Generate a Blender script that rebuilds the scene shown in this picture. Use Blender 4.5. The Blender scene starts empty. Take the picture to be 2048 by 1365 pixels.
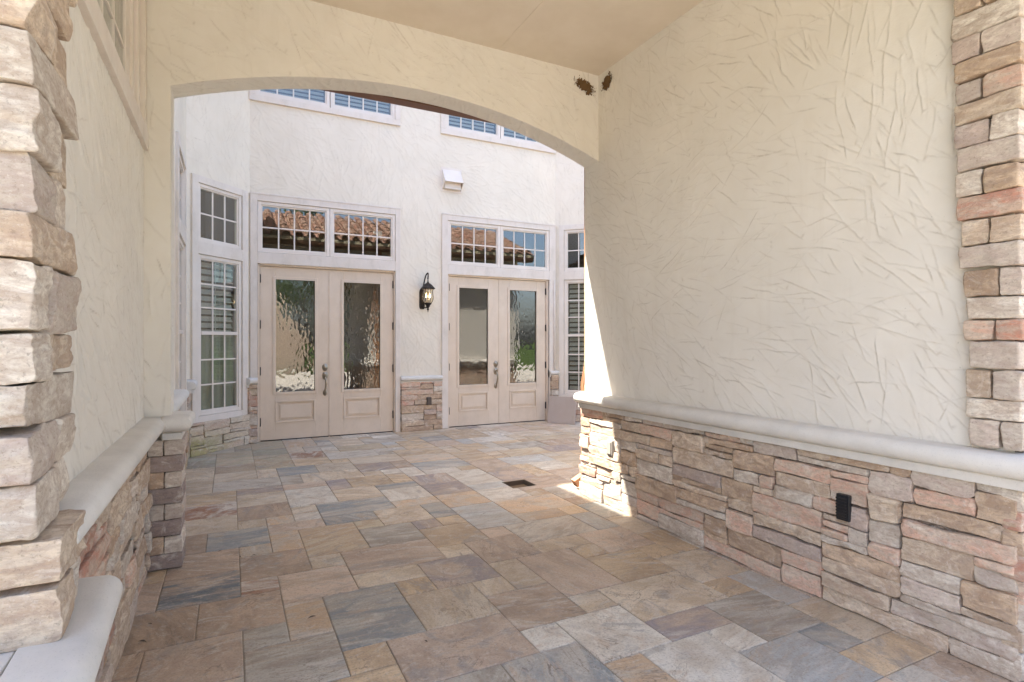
import bpy, math, numpy as np
from mathutils import Matrix, Vector
R = math.radians
S = bpy.context.scene
COL = S.collection

# ------------------------------------------------------------------ camera, sky, sun, exposure
TH = math.atan(564/1115.)
cam_d = bpy.data.cameras.new('camera'); cam = bpy.data.objects.new('camera', cam_d); COL.objects.link(cam)
cam.location = (0, 0, 1.40); cam.rotation_euler = (R(90), 0, -TH)
cam_d.sensor_width = 36; cam_d.lens = 1115/2048*36; cam_d.clip_start = .05; cam_d.clip_end = 500
S.camera = cam
W = bpy.data.worlds.new('World'); S.world = W; W.use_nodes = True
wn = W.node_tree; bgn = wn.nodes['Background']
sky = wn.nodes.new('ShaderNodeTexSky'); sky.sky_type = 'NISHITA'; sky.sun_disc = False
SUNV = Vector((-.49, .32, 1)).normalized()
sky.sun_elevation = math.asin(SUNV.z); sky.sun_rotation = math.atan2(SUNV.x, SUNV.y)
sky.dust_density = 4.0; sky.ozone_density = .6; sky.air_density = .9
wn.links.new(sky.outputs[0], bgn.inputs[0]); bgn.inputs[1].default_value = .13
sun_d = bpy.data.lights.new('sun', 'SUN'); sun_d.energy = 3.7; sun_d.angle = R(.8); sun_d.color = (1, .95, .87)
sun = bpy.data.objects.new('sun', sun_d); COL.objects.link(sun)
sun.rotation_euler = SUNV.to_track_quat('Z', 'Y').to_euler(); sun.location = (-6, 5, 14)
S.view_settings.view_transform = 'Standard'; S.view_settings.look = 'None'
S.view_settings.exposure = 2.6; S.view_settings.gamma = 1
S.cycles.max_bounces = 12; S.cycles.diffuse_bounces = 7; S.cycles.glossy_bounces = 4; S.cycles.transparent_max_bounces = 12
S.cycles.use_denoising = True
S.cycles.sample_clamp_indirect = 6

# ------------------------------------------------------------------ key measures (metres)
XR, XL, YA, YE, CZ = 2.90, -.47, 4.043, 4.253, 3.739
XJ = -.329            # left jamb of the arch
YD = 8.47             # door wall
SPR, RISE = 2.985, .30  # arch spring and rise

# ------------------------------------------------------------------ noise in numpy
def _hash(ix, iy, iz, seed):
    n = (ix*374761393 + iy*668265263 + iz*2147483647 + seed*1274126177) & 0xFFFFFFFF
    n = ((n ^ (n >> 13))*1274126177) & 0xFFFFFFFF
    n = n ^ (n >> 16)
    return (n & 0xFFFFFF)/float(0xFFFFFF)
def vnoise(P, seed=0):
    P = np.asarray(P, float); I = np.floor(P).astype(np.int64); F = P-I; F = F*F*(3-2*F)
    x, y, z = I[..., 0], I[..., 1], I[..., 2]; fx, fy, fz = F[..., 0], F[..., 1], F[..., 2]
    r = 0
    for dx in (0, 1):
        wx = fx if dx else 1-fx
        for dy in (0, 1):
            wy = fy if dy else 1-fy
            for dz in (0, 1):
                wz = fz if dz else 1-fz
                r = r + wx*wy*wz*_hash(x+dx, y+dy, z+dz, seed)
    return r*2-1
def fbm(P, oc=3, seed=0):
    P = np.asarray(P, float); r = 0; a = 1; t = 0
    for i in range(oc):
        r = r+a*vnoise(P*(2**i), seed+i*17); t += a; a *= .5
    return r/t

# ------------------------------------------------------------------ mesh builder
class MB:
    def __init__(s): s.v = []; s.f = []; s.n = 0; s.att = {}; s.smooth = []
    def add(s, v, f, smooth=False, **att):
        v = np.asarray(v, float).reshape(-1, 3)
        s.v.append(v)
        f = [tuple(int(i)+s.n for i in q) for q in f] if not isinstance(f, np.ndarray) else f+s.n
        s.f.append(f); s.smooth.append((len(f), smooth))
        for k, a in att.items():
            a = np.asarray(a, float)
            if a.ndim == 1 and len(a) in (3, 4) and len(v) != len(a): a = np.tile(a[:3], (len(v), 1))
            s.att.setdefault(k, []).append((s.n, a))
        s.n += len(v); return s
    def box(s, x0, x1, y0, y1, z0, z1, **att):
        v = [(x, y, z) for x in (x0, x1) for y in (y0, y1) for z in (z0, z1)]
        f = [(0, 1, 3, 2), (4, 6, 7, 5), (0, 4, 5, 1), (2, 3, 7, 6), (0, 2, 6, 4), (1, 5, 7, 3)]
        return s.add(v, f, **att)
    def tube(s, pts, r, n=8, caps=True):
        pts = [Vector(p) for p in pts]; rr = r if hasattr(r, '__len__') else [r]*len(pts)
        V = []; F = []
        up = None
        for i, p in enumerate(pts):
            d = (pts[min(i+1, len(pts)-1)]-pts[max(i-1, 0)]).normalized()
            if up is None: up = Vector((0, 0, 1)) if abs(d.z) < .9 else Vector((1, 0, 0))
            a = d.cross(up).normalized(); b = a.cross(d).normalized(); up = b
            for k in range(n):
                t = 2*math.pi*k/n; q = p+(a*math.cos(t)+b*math.sin(t))*rr[i]; V.append(tuple(q))
        for i in range(len(pts)-1):
            for k in range(n):
                F.append((i*n+k, i*n+(k+1) % n, (i+1)*n+(k+1) % n, (i+1)*n+k))
        if caps: F.append(tuple(range(n))[::-1]); F.append(tuple((len(pts)-1)*n+k for k in range(n)))
        return s.add(V, F, smooth=True)
    def lathe(s, prof, c=(0, 0), n=16, sq=1.0):
        V = []; F = []
        for (r, z) in prof:
            for k in range(n):
                t = 2*math.pi*k/n; V.append((c[0]+r*math.cos(t), c[1]+r*math.sin(t), z))
        for i in range(len(prof)-1):
            for k in range(n):
                F.append((i*n+k, i*n+(k+1) % n, (i+1)*n+(k+1) % n, (i+1)*n+k))
        return s.add(V, F, smooth=True)
    def build(s, name, mat, parent=None, bevel=0, merge=False):
        me = bpy.data.meshes.new(name)
        V = np.concatenate(s.v)
        loops = []; starts = []; tot = 0; sm = []
        for fs, (cnt, smo) in zip(s.f, s.smooth):
            if isinstance(fs, np.ndarray):
                k = fs.shape[1]; loops.append(fs.ravel()); starts.append(tot+np.arange(len(fs))*k); tot += fs.size
            else:
                L = [len(q) for q in fs]
                loops.append(np.array([i for q in fs for i in q], dtype=np.int64))
                st = np.concatenate([[0], np.cumsum(L)[:-1]]) if L else np.zeros(0, int)
                starts.append(tot+st); tot += sum(L)
            sm.append(np.full(cnt, smo))
        loops = np.concatenate(loops).astype(np.int32); starts = np.concatenate(starts).astype(np.int32)
        me.vertices.add(len(V)); me.vertices.foreach_set('co', V.astype(np.float32).ravel())
        me.loops.add(len(loops)); me.loops.foreach_set('vertex_index', loops)
        me.polygons.add(len(starts)); me.polygons.foreach_set('loop_start', starts)
        me.polygons.foreach_set('use_smooth', np.concatenate(sm).astype(bool))
        me.update(calc_edges=True); me.validate()
        for k, lst in s.att.items():
            dim = 1 if lst[0][1].ndim == 1 else 3
            A = np.zeros((len(V), 3)) if dim == 3 else np.zeros(len(V))
            for st, a in lst: A[st:st+len(a)] = a
            at = me.attributes.new(k, 'FLOAT' if dim == 1 else 'FLOAT_VECTOR', 'POINT')
            at.data.foreach_set('value' if dim == 1 else 'vector', A.astype(np.float32).ravel())
        me.materials.append(mat)
        o = bpy.data.objects.new(name, me); COL.objects.link(o)
        if parent is not None: o.parent = parent
        if bevel:
            b = o.modifiers.new('bevel', 'BEVEL'); b.width = bevel; b.segments = 2; b.limit_method = 'ANGLE'; b.angle_limit = R(40)
        return o
def tag(o, label=None, cat=None, group=None, kind=None):
    if label: o['label'] = label
    if cat: o['category'] = cat
    if group: o['group'] = group
    if kind: o['kind'] = kind
    return o
def thing(name, label, cat, loc=(0, 0, 0), rz=0, group=None, parent=None):
    o = bpy.data.objects.new(name, None); COL.objects.link(o); o.location = loc; o.rotation_euler = (0, 0, rz)
    o.empty_display_size = .1
    if parent is not None: o.parent = parent
    return tag(o, label, cat, group)

# ------------------------------------------------------------------ materials
class N:
    def __init__(s, name):
        s.m = bpy.data.materials.new(name); s.m.use_nodes = True; s.t = s.m.node_tree
        s.b = s.t.nodes['Principled BSDF']; s.out = s.t.nodes['Material Output']
    def new(s, t, **k):
        n = s.t.nodes.new('ShaderNode'+t)
        for a, v in k.items(): setattr(n, a, v)
        return n
    def L(s, a, b): s.t.links.new(a, b); return s
    def coord(s, obj=True): return s.new('TexCoord').outputs['Object' if obj else 'Generated']
    def attr(s, name, vec=True):
        n = s.new('Attribute', attribute_name=name); return n.outputs['Vector' if vec else 'Fac']
    def map(s, v, scale=(1, 1, 1), loc=(0, 0, 0)):
        n = s.new('Mapping'); n.inputs['Scale'].default_value = scale; n.inputs['Location'].default_value = loc
        s.L(v, n.inputs[0]); return n.outputs[0]
    def noise(s, v, scale, detail=4, rough=.55, dist=0):
        n = s.new('TexNoise'); n.inputs['Scale'].default_value = scale; n.inputs['Detail'].default_value = detail
        n.inputs['Roughness'].default_value = rough; n.inputs['Distortion'].default_value = dist
        if v is not None: s.L(v, n.inputs['Vector'])
        return n.outputs['Fac']
    def ramp(s, f, stops):
        n = s.new('ValToRGB'); e = n.color_ramp.elements
        for i, (p, c) in enumerate(stops):
            if i >= 2: e.new(p)
            e[i].position = p; e[i].color = (c[0], c[1], c[2], 1) if hasattr(c, '__len__') else (c, c, c, 1)
        s.L(f, n.inputs[0]); return n.outputs[0]
    def mix(s, f, a, b, mode='MIX'):
        n = s.new('Mix', data_type='RGBA', blend_type=mode)
        for i, x in ((0, f), (6, a), (7, b)):
            if hasattr(x, 'links'): s.L(x, n.inputs[i])
            elif i == 0: n.inputs[0].default_value = x
            else: n.inputs[i].default_value = (x[0], x[1], x[2], 1)
        return n.outputs[2]
    def math(s, op, a, b=0.):
        n = s.new('Math', operation=op)
        for i, x in enumerate((a, b)):
            if hasattr(x, 'links'): s.L(x, n.inputs[i])
            else: n.inputs[i].default_value = x
        return n.outputs[0]
    def bump(s, h, dist=.002, strength=1.):
        n = s.new('Bump'); n.inputs['Distance'].default_value = dist; n.inputs['Strength'].default_value = strength
        s.L(h, n.inputs['Height']); s.L(n.outputs[0], s.b.inputs['Normal']); return n.outputs[0]
    def base(s, c, rough=.8, metal=0, spec=.3):
        if hasattr(c, 'links'): s.L(c, s.b.inputs['Base Color'])
        else: s.b.inputs['Base Color'].default_value = (c[0], c[1], c[2], 1)
        if hasattr(rough, 'links'): s.L(rough, s.b.inputs['Roughness'])
        else: s.b.inputs['Roughness'].default_value = rough
        s.b.inputs['Metallic'].default_value = metal; s.b.inputs['Specular IOR Level'].default_value = spec
        return s

def m_stucco(name, c, dirt=(.28, .22, .15)):
    n = N(name); P = n.coord()
    big = n.noise(P, 1.1, 4, .6)
    med = n.noise(P, 7, 4, .6)
    c1 = n.mix(n.ramp(big, [(.3, 0), (.7, 1)]), [x*.93 for x in c], [min(1, x*1.05) for x in c])
    c2 = n.mix(n.ramp(med, [(.42, 0), (.75, .35)]), c1, [c[0]*.9, c[1]*.87, c[2]*.82])
    g = n.math('MULTIPLY', n.attr('grime', False), n.ramp(n.noise(P, 22, 3, .7), [(.36, .35), (.55, 1)]))
    stk = n.ramp(n.noise(n.map(P, (5, 5, .45)), 1.6, 5, .7), [(.56, 0), (.78, .22)])
    c2 = n.mix(stk, c2, [c[0]*.72, c[1]*.68, c[2]*.62])
    speck = n.ramp(n.noise(P, 55, 2, .6), [(.715, 0), (.74, .55)])
    c3 = n.mix(g, c2, dirt)
    c3 = n.mix(speck, c3, [x*.6 for x in c])
    n.base(c3, .9, 0, .15)
    h = n.math('ADD', n.math('MULTIPLY', n.noise(P, 110, 3, .6), .5), n.math('MULTIPLY', n.noise(P, 24, 4, .6), .9))
    n.bump(h, .0022, .55); return n.m
def m_paint(name, c, rough=.55, bump=.0006, dirty=.0, spec=.35):
    n = N(name); P = n.coord()
    a = n.noise(P, 3.5, 5, .65)
    col = n.mix(n.ramp(a, [(.35, 0), (.75, 1)]), c, [c[0]*.92, c[1]*.90, c[2]*.87])
    if dirty:
        s = n.ramp(n.noise(n.map(P, (3, 3, 1.2)), 2.6, 6, .75), [(.50, 0), (.8, dirty)])
        col = n.mix(s, col, (.33, .29, .23))
    n.base(col, rough, 0, spec); n.bump(n.noise(P, 60, 3), bump, .6); return n.m
def m_stone(name, spots=.5):
    n = N(name); P = n.coord()
    Q = n.map(P, (1, 1, 2.2))
    a = n.noise(Q, 8, 7, .66, 1.1); b = n.noise(Q, 26, 6, .7, .5)
    c = n.mix(n.ramp(a, [(.42, 0), (.56, 1)]), n.attr('ca'), n.attr('cb'))
    c = n.mix(n.ramp(n.noise(P, 6.5, 6, .7, 1.5), [(.55, 0), (.66, .6)]), c, (.76, .69, .60))
    c = n.mix(n.ramp(n.noise(n.map(P, (1, 1, 1.7), (7, 3, 1)), 5.5, 6, .72, 1.8), [(.56, 0), (.68, .5)]), c, (.42, .29, .22))
    c = n.mix(n.ramp(b, [(.38, .55), (.58, 0)]), c, (.40, .31, .25))
    c = n.mix(n.ramp(n.noise(P, 90, 4, .75), [(.30, .5), (.44, 0), (.60, 0), (.72, .4)]), c, n.mix(n.ramp(n.noise(P, 90, 4, .75), [(.49, 0), (.51, 1)]), (.17, .13, .10), (.80, .76, .70)))
    n.base(c, .93, 0, .10)
    h = n.math('ADD', n.noise(Q, 38, 7, .72), n.math('MULTIPLY', n.noise(P, 120, 4, .7), .45))
    n.bump(h, .006, 1.); return n.m
def m_flag():
    n = N('flagstone'); U = n.attr('tc'); P = n.coord()
    a = n.noise(U, 1.0, 7, .6, 1.3); b = n.noise(U, 3.2, 6, .62, .6)
    ca, cb = n.attr('ca'), n.attr('cb')
    c = n.mix(n.ramp(a, [(.44, 0), (.55, 1)]), ca, cb)
    c = n.mix(n.ramp(b, [(.46, 0), (.66, .6)]), c, ca)
    o = n.noise(n.map(U, (1, 1, 1), (31, 7, 3)), 1.7, 6, .7, 2.)
    c = n.mix(n.ramp(o, [(.53, 0), (.64, .55)]), c, (.47, .34, .23))
    o2 = n.noise(n.map(U, (1, 1, 1), (11, 47, 3)), 1.3, 6, .7, 1.5)
    c = n.mix(n.ramp(o2, [(.55, 0), (.64, .55)]), c, (.60, .56, .50))
    o3 = n.noise(n.map(U, (1, 1, 1), (71, 23, 3)), 1.1, 6, .72, 1.8)
    c = n.mix(n.ramp(o3, [(.56, 0), (.63, .55)]), c, (.27, .26, .25))
    # thin natural seams
    v = n.math('ABSOLUTE', n.math('SUBTRACT', n.noise(n.map(U, (.8, .8, .8), (5, 17, 9)), 1.2, 5, .6, 2.2), .5))
    seam = n.ramp(v, [(.0, .75), (.012, 0)])
    seam = n.math('MULTIPLY', seam, n.ramp(n.noise(P, 2.3, 2), [(.48, 0), (.6, 1)]))
    c = n.mix(seam, c, (.12, .09, .07))
    fine = n.noise(P, 85, 4, .7)
    c = n.mix(n.ramp(fine, [(.34, .5), (.5, 0)]), c, (.20, .16, .13))
    c = n.mix(n.ramp(n.noise(n.map(P, (1, 1, 1), (3, 9, 1)), 26, 6, .75), [(.54, 0), (.68, .45)]), c, (.66, .59, .50))
    c = n.mix(n.ramp(n.noise(P, 230, 2, .7), [(.63, 0), (.72, .3)]), c, (.68, .63, .57))
    c = n.mix(n.ramp(n.noise(P, 4.5, 7, .75, 1.), [(.50, 0), (.66, .42)]), c, (.37, .30, .235))
    c = n.mix(n.ramp(n.noise(n.map(U, (1, 1, 1), (3, 91, 13)), 4.2, 6, .75, 1.2), [(.55, 0), (.66, .5)]), c, (.33, .325, .31))
    dirt = n.ramp(n.noise(P, .8, 5, .6), [(.42, 0), (.75, .30)])
    c = n.mix(dirt, c, (.30, .24, .18))
    n.base(c, n.ramp(n.noise(P, 6, 4), [(.3, .42), (.7, .66)]), 0, .4)
    st = n.new('TexNoise'); h0 = n.noise(U, 2.6, 7, .6, 1.)
    step = n.ramp(h0, [(.40, 0), (.415, .35), (.52, .4), (.535, .75), (.64, .8), (.65, 1)])
    h = n.math('ADD', n.math('MULTIPLY', step, .8), n.math('MULTIPLY', n.noise(P, 45, 6, .7), .75))
    n.bump(h, .0035, .7); return n.m
def m_cast(name, c):
    n = N(name); P = n.coord()
    col = n.mix(n.ramp(n.noise(P, 5, 5, .6), [(.35, 0), (.7, 1)]), c, [x*.86 for x in c])
    col = n.mix(n.ramp(n.noise(P, 190, 2, .6), [(.60, 0), (.70, .35)]), col, [x*.62 for x in c])
    n.base(col, .8, 0, .25)
    n.bump(n.math('ADD', n.noise(P, 130, 4, .7), n.math('MULTIPLY', n.noise(P, 14, 3), 1.2)), .0016, .7); return n.m
def m_metal(name, c, rough=.4, metal=.9):
    n = N(name); P = n.coord(); n.base(n.mix(n.noise(P, 30, 4), c, [x*.6 for x in c]), rough, metal, .5)
    n.bump(n.noise(P, 120, 3), .0008, .5); return n.m
def m_glass(name, bumps=None, refl=.10, tint=(.95, .97, .95), rough=.0):
    n = N(name); t = n.t; t.nodes.remove(n.b)
    tr = n.new('BsdfTransparent'); tr.inputs[0].default_value = (*tint, 1)
    gl = n.new('BsdfGlossy'); gl.inputs['Roughness'].default_value = rough; gl.inputs[0].default_value = (.95, .97, 1, 1)
    fr = n.new('LayerWeight'); fr.inputs[0].default_value = .5
    f = n.math('MINIMUM', n.math('ADD', n.math('MULTIPLY', n.math('POWER', fr.outputs['Facing'], 5.), .9), .04+refl), 1.)
    mx = n.new('MixShader'); n.L(f, mx.inputs[0]); n.L(tr.outputs[0], mx.inputs[1]); n.L(gl.outputs[0], mx.inputs[2])
    n.L(mx.outputs[0], n.out.inputs[0])
    P = n.coord(); b = n.new('Bump')
    if bumps == 'rain':
        vo = n.new('TexVoronoi'); vo.feature = 'SMOOTH_F1'; vo.inputs['Scale'].default_value = 24
        w = n.new('TexNoise'); w.inputs['Scale'].default_value = 9; w.inputs['Detail'].default_value = 2; n.L(P, w.inputs[0])
        mp = n.map(P, (1.15, 1, .55)); ad = n.new('VectorMath', operation='ADD'); sc = n.new('VectorMath', operation='SCALE'); sc.inputs[3].default_value = .06
        n.L(w.outputs['Color'], sc.inputs[0]); n.L(mp, ad.inputs[0]); n.L(sc.outputs[0], ad.inputs[1]); n.L(ad.outputs[0], vo.inputs['Vector'])
        b.inputs['Distance'].default_value = .0075; b.inputs['Strength'].default_value = .12; n.L(vo.outputs['Distance'], b.inputs['Height'])
    else:
        b.inputs['Distance'].default_value = .004; b.inputs['Strength'].default_value = .10; n.L(n.noise(P, 2.2, 2), b.inputs['Height'])
    n.L(b.outputs[0], gl.inputs['Normal']); n.L(b.outputs[0], fr.inputs['Normal'])
    return n.m
def m_leaf(name, c):
    n = N(name); P = n.coord()
    n.base(n.mix(n.noise(P, 1.5, 4), c, [c[0]*2.0, c[1]*1.7, c[2]*1.2]), .6, 0, .3)
    n.b.inputs['Subsurface Weight'].default_value = 0; return n.m
def m_ground(name, c, sc=3.):
    n = N(name); P = n.coord(); n.base(n.mix(n.noise(P, sc, 6, .7), c, [x*.75 for x in c]), .95, 0, .1); return n.m
def m_emit(name, c, e):
    n = N(name); n.base(c, .5); n.b.inputs['Emission Color'].default_value = (*c, 1); n.b.inputs['Emission Strength'].default_value = e; return n.m

MS = m_stucco('cream_stucco', (.725, .688, .622))
MSW = m_stucco('pale_stucco', (.745, .685, .585), (.40, .34, .28))
MC = m_paint('ceiling_paint', (.70, .62, .51), .7, .0004)
MT = m_paint('white_casing', (.71, .65, .59), .7, .0012, .35, .2)
MW = m_paint('window_frame_paint', (.72, .66, .60), .45)
MDR = m_paint('door_paint', (.68, .57, .46), .42, .0005, .25)
MST = m_stone('stone_veneer')
MCAST = m_cast('cast_stone', (.68, .65, .60))
MFL = m_flag()
MGR = m_ground('mortar', (.34, .29, .23), 30.)
MDK = m_ground('dark_joint', (.13, .105, .085), 20.)
MNI = m_metal('aged_nickel', (.50, .43, .33), .32)
MBR = m_metal('dark_bronze', (.035, .028, .024), .45, .6)
MGU = m_paint('brown_gutter_paint', (.17, .085, .055), .5)
MDS = m_paint('copper_brown_paint', (.42, .22, .12), .45)
MSO = m_paint('soffit_paint', (.60, .52, .36), .7)
MG = m_glass('window_glass', None, .045, (.84, .86, .83))
MGD = m_glass('rain_glass', 'rain', .075, (.60, .57, .50), .03)
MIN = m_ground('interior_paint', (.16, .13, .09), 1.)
MSH = m_paint('shutter_paint', (.52, .50, .46), .6)
MCU = m_ground('curtain_cloth', (.36, .39, .30), 2.)
MBK = m_paint('black_plastic', (.02, .02, .022), .4)
MGY = m_paint('grey_cover', (.36, .33, .29), .5)
MDT = m_ground('mud', (.16, .095, .045), 60.)
MCL = m_stone('clay_tile')
MPV = m_paint('mauve_board', (.42, .36, .33), .8, .002, .4)

# ------------------------------------------------------------------ rocks
def rock(half, r, res, seed, amp=.005, strata=1., skip=()):
    hx, hy, hz = half; V = []; F = []; n = 0
    faces = [(1, -1, 0, 2), (0, 1, 1, 2), (0, -1, 1, 2), (2, 1, 0, 1), (2, -1, 0, 1), (1, 1, 0, 2)]
    for fi, (ax, sg, a, b) in enumerate(faces):
        if fi in skip: continue
        H = [hx, hy, hz]
        def lin(h):
            k = max(2, int(round(2*h/res)))
            u = np.linspace(-h, h, k+1)
            return np.unique(np.round(np.concatenate([[-h, -h+r*.35, -h+r], u[1:-1][np.abs(u[1:-1]) < h-r*1.2], [h-r, h-r*.35, h]]), 6))
        ua, ub = lin(H[a]), lin(H[b])
        A, B = np.meshgrid(ua, ub, indexing='ij'); P = np.zeros(A.shape+(3,)); P[..., a] = A; P[..., b] = B; P[..., ax] = sg*H[ax]
        na, nb = A.shape
        idx = np.arange(na*nb).reshape(na, nb)
        q = np.stack([idx[:-1, :-1], idx[1:, :-1], idx[1:, 1:], idx[:-1, 1:]], -1).reshape(-1, 4)
        flip = (sg > 0) == ((ax, a, b) in ((0, 1, 2), (2, 0, 1)))
        if not flip: q = q[:, ::-1]
        V.append(P.reshape(-1, 3)); F.append(q+n); n += na*nb
    V = np.concatenate(V); F = np.concatenate(F)
    key = np.round(V*2e4).astype(np.int64)
    _, first, inv = np.unique(key, axis=0, return_index=True, return_inverse=True)
    V = V[first]; F = inv.ravel()[F]
    H = np.array(half); C = np.clip(V, -(H-r), H-r); D = V-C; L = np.linalg.norm(D, axis=1, keepdims=True); L[L == 0] = 1; Nn = D/L
    P = C+Nn*r
    off = np.array([seed*3.17 % 97, seed*1.31 % 89, seed*7.7 % 83])
    sc = np.array([9, 9, 9+10*strata])
    d = fbm(P*sc+off, 3, seed)*amp + fbm(P*np.array([22, 22, 48])+off, 3, seed+5)*amp*.55
    # chipped planes
    ch = fbm(P*np.array([5, 5, 9])+off*1.3, 2, seed+9)
    d = d - np.clip(ch-.10, 0, .3)*amp*4.0
    rg = np.abs(vnoise(P*np.array([7, 7, 12])+off*.7, seed+21)); d = d - rg*amp*1.1 + amp*.3
    sp = fbm(P*np.array([4.5, 4.5, 15])+off*2.1, 2, seed+33)*3.2; fr = sp-np.floor(sp); d = d + (np.floor(sp)+np.clip(fr*9, 0, 1))*amp*.38
    P = P+Nn*d[:, None]
    rg_ = np.random.default_rng(seed+1)
    for _ in range(9):
        m = rg_.normal(0, 1, 3)*np.array([1, 1.2, 1]); m /= np.linalg.norm(m); q = rg_.random()
        if q < .35: m = np.array([rg_.normal(0, .10), -1, rg_.normal(0, .22)]); m /= np.linalg.norm(m)
        if 'x' in skip and q > .5: m = np.array([-1, rg_.normal(0, .12), rg_.normal(0, .2)]); m /= np.linalg.norm(m)
        sup = np.abs(m)@np.array(half); dd = P@m-(sup-amp*rg_.uniform(.3, 2.6)-min(half)*.10*rg_.random()*(abs(m).max() < .9))
        P = P-np.clip(dd, 0, None)[:, None]*m*.92
    return P, F
PAL = [((.74, .63, .50), (.60, .47, .36), 4), ((.64, .50, .37), (.50, .37, .27), 3), ((.68, .46, .36), (.76, .62, .50), 4),
       ((.46, .38, .34), (.62, .51, .44), 1), ((.77, .71, .62), (.64, .55, .46), 4), ((.54, .29, .22), (.68, .52, .42), 1), ((.58, .49, .43), (.72, .64, .55), 2), ((.27, .215, .20), (.40, .33, .30), 0)]
PALW = np.array([p[2] for p in PAL], float); PALW /= PALW.sum()
def stone_cols(rng, pal=None):
    i = rng.choice(len(PAL), p=PALW) if pal is None else pal
    k = rng.uniform(.88, 1.1)
    sat = lambda c: np.clip(c.mean()+(c-c.mean())*1.14, .02, .9)
    return sat(np.array(PAL[i][0]))*k*.94, sat(np.array(PAL[i][1]))*k*.84
def pack(w, h, rng, hs=(1, 2, 3), hp=(.30, .46, .24), ls=(4, 13)):
    g = -np.ones((w, h), int); out = []
    for j in range(h):
        for i in range(w):
            if g[i, j] >= 0: continue
            hh = int(rng.choice(hs, p=hp)); ll = int(rng.integers(*ls))
            if hh == 1: ll = max(2, int(ll*.9))
            hh = min(hh, h-j)
            while hh > 1 and (g[i, j:j+hh] >= 0).any(): hh -= 1
            l = 0
            while l < ll and i+l < w and (g[i+l, j:j+hh] < 0).all(): l += 1
            if w-(i+l) == 1 and (g[i+l, j:j+hh] < 0).all(): l += 1
            if i+l < w and g[i+l, j] < 0 and (i+l+1 < w) and g[i+l+1, j] >= 0: l += 1 if (g[i+l, j:j+hh] < 0).all() else 0
            g[i:i+l, j:j+hh] = 1; out.append((i, j, l, hh))
    return out
def veneer(name, parent, x0, x1, z0, z1, seed, ycen=.0, res=.009, cw=.05, ch=.040, depth=.04, amp=.005, tint=None, mat=None, ends=(0, 0), r=.006):
    """ledge-stone cladding on the parent's local wall plane (outward is -y)"""
    rng = np.random.default_rng(seed); mb = MB()
    nw = max(2, round((x1-x0)/cw)); nh = max(2, round((z1-z0)/ch)); cw = (x1-x0)/nw; ch = (z1-z0)/nh
    for k, (i, j, l, hh) in enumerate(pack(nw, nh, rng)):
        a, b = x0+i*cw, x0+(i+l)*cw; c, d = z0+j*ch, z0+(j+hh)*ch
        gap = .0028
        hx = (b-a)/2-gap; hz = (d-c)/2-gap*.8; pr = rng.uniform(-.010, .012)
        P, F = rock((hx, depth, hz), min(r, hz*.5), res, seed*100+k, amp, skip=(5,))
        # slight tilt so joints are never ruled
        t = rng.normal(0, .006); P[:, 2] += P[:, 0]*t
        P = P+np.array([(a+b)/2, ycen+depth-.045-pr, (c+d)/2])
        ca, cb = stone_cols(rng)
        if tint: ca, cb = tint(P, ca, cb)
        mb.add(P, F, True, ca=np.broadcast_to(ca, P.shape), cb=np.broadcast_to(cb, P.shape))
    # mortar bed behind the stones
    mb.box(x0+.004, x1-.004, ycen-.012, ycen+.03, z0, z1-.004, ca=(.12, .095, .075), cb=(.15, .12, .095))
    return mb.build(name, mat or MST, parent)

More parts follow.
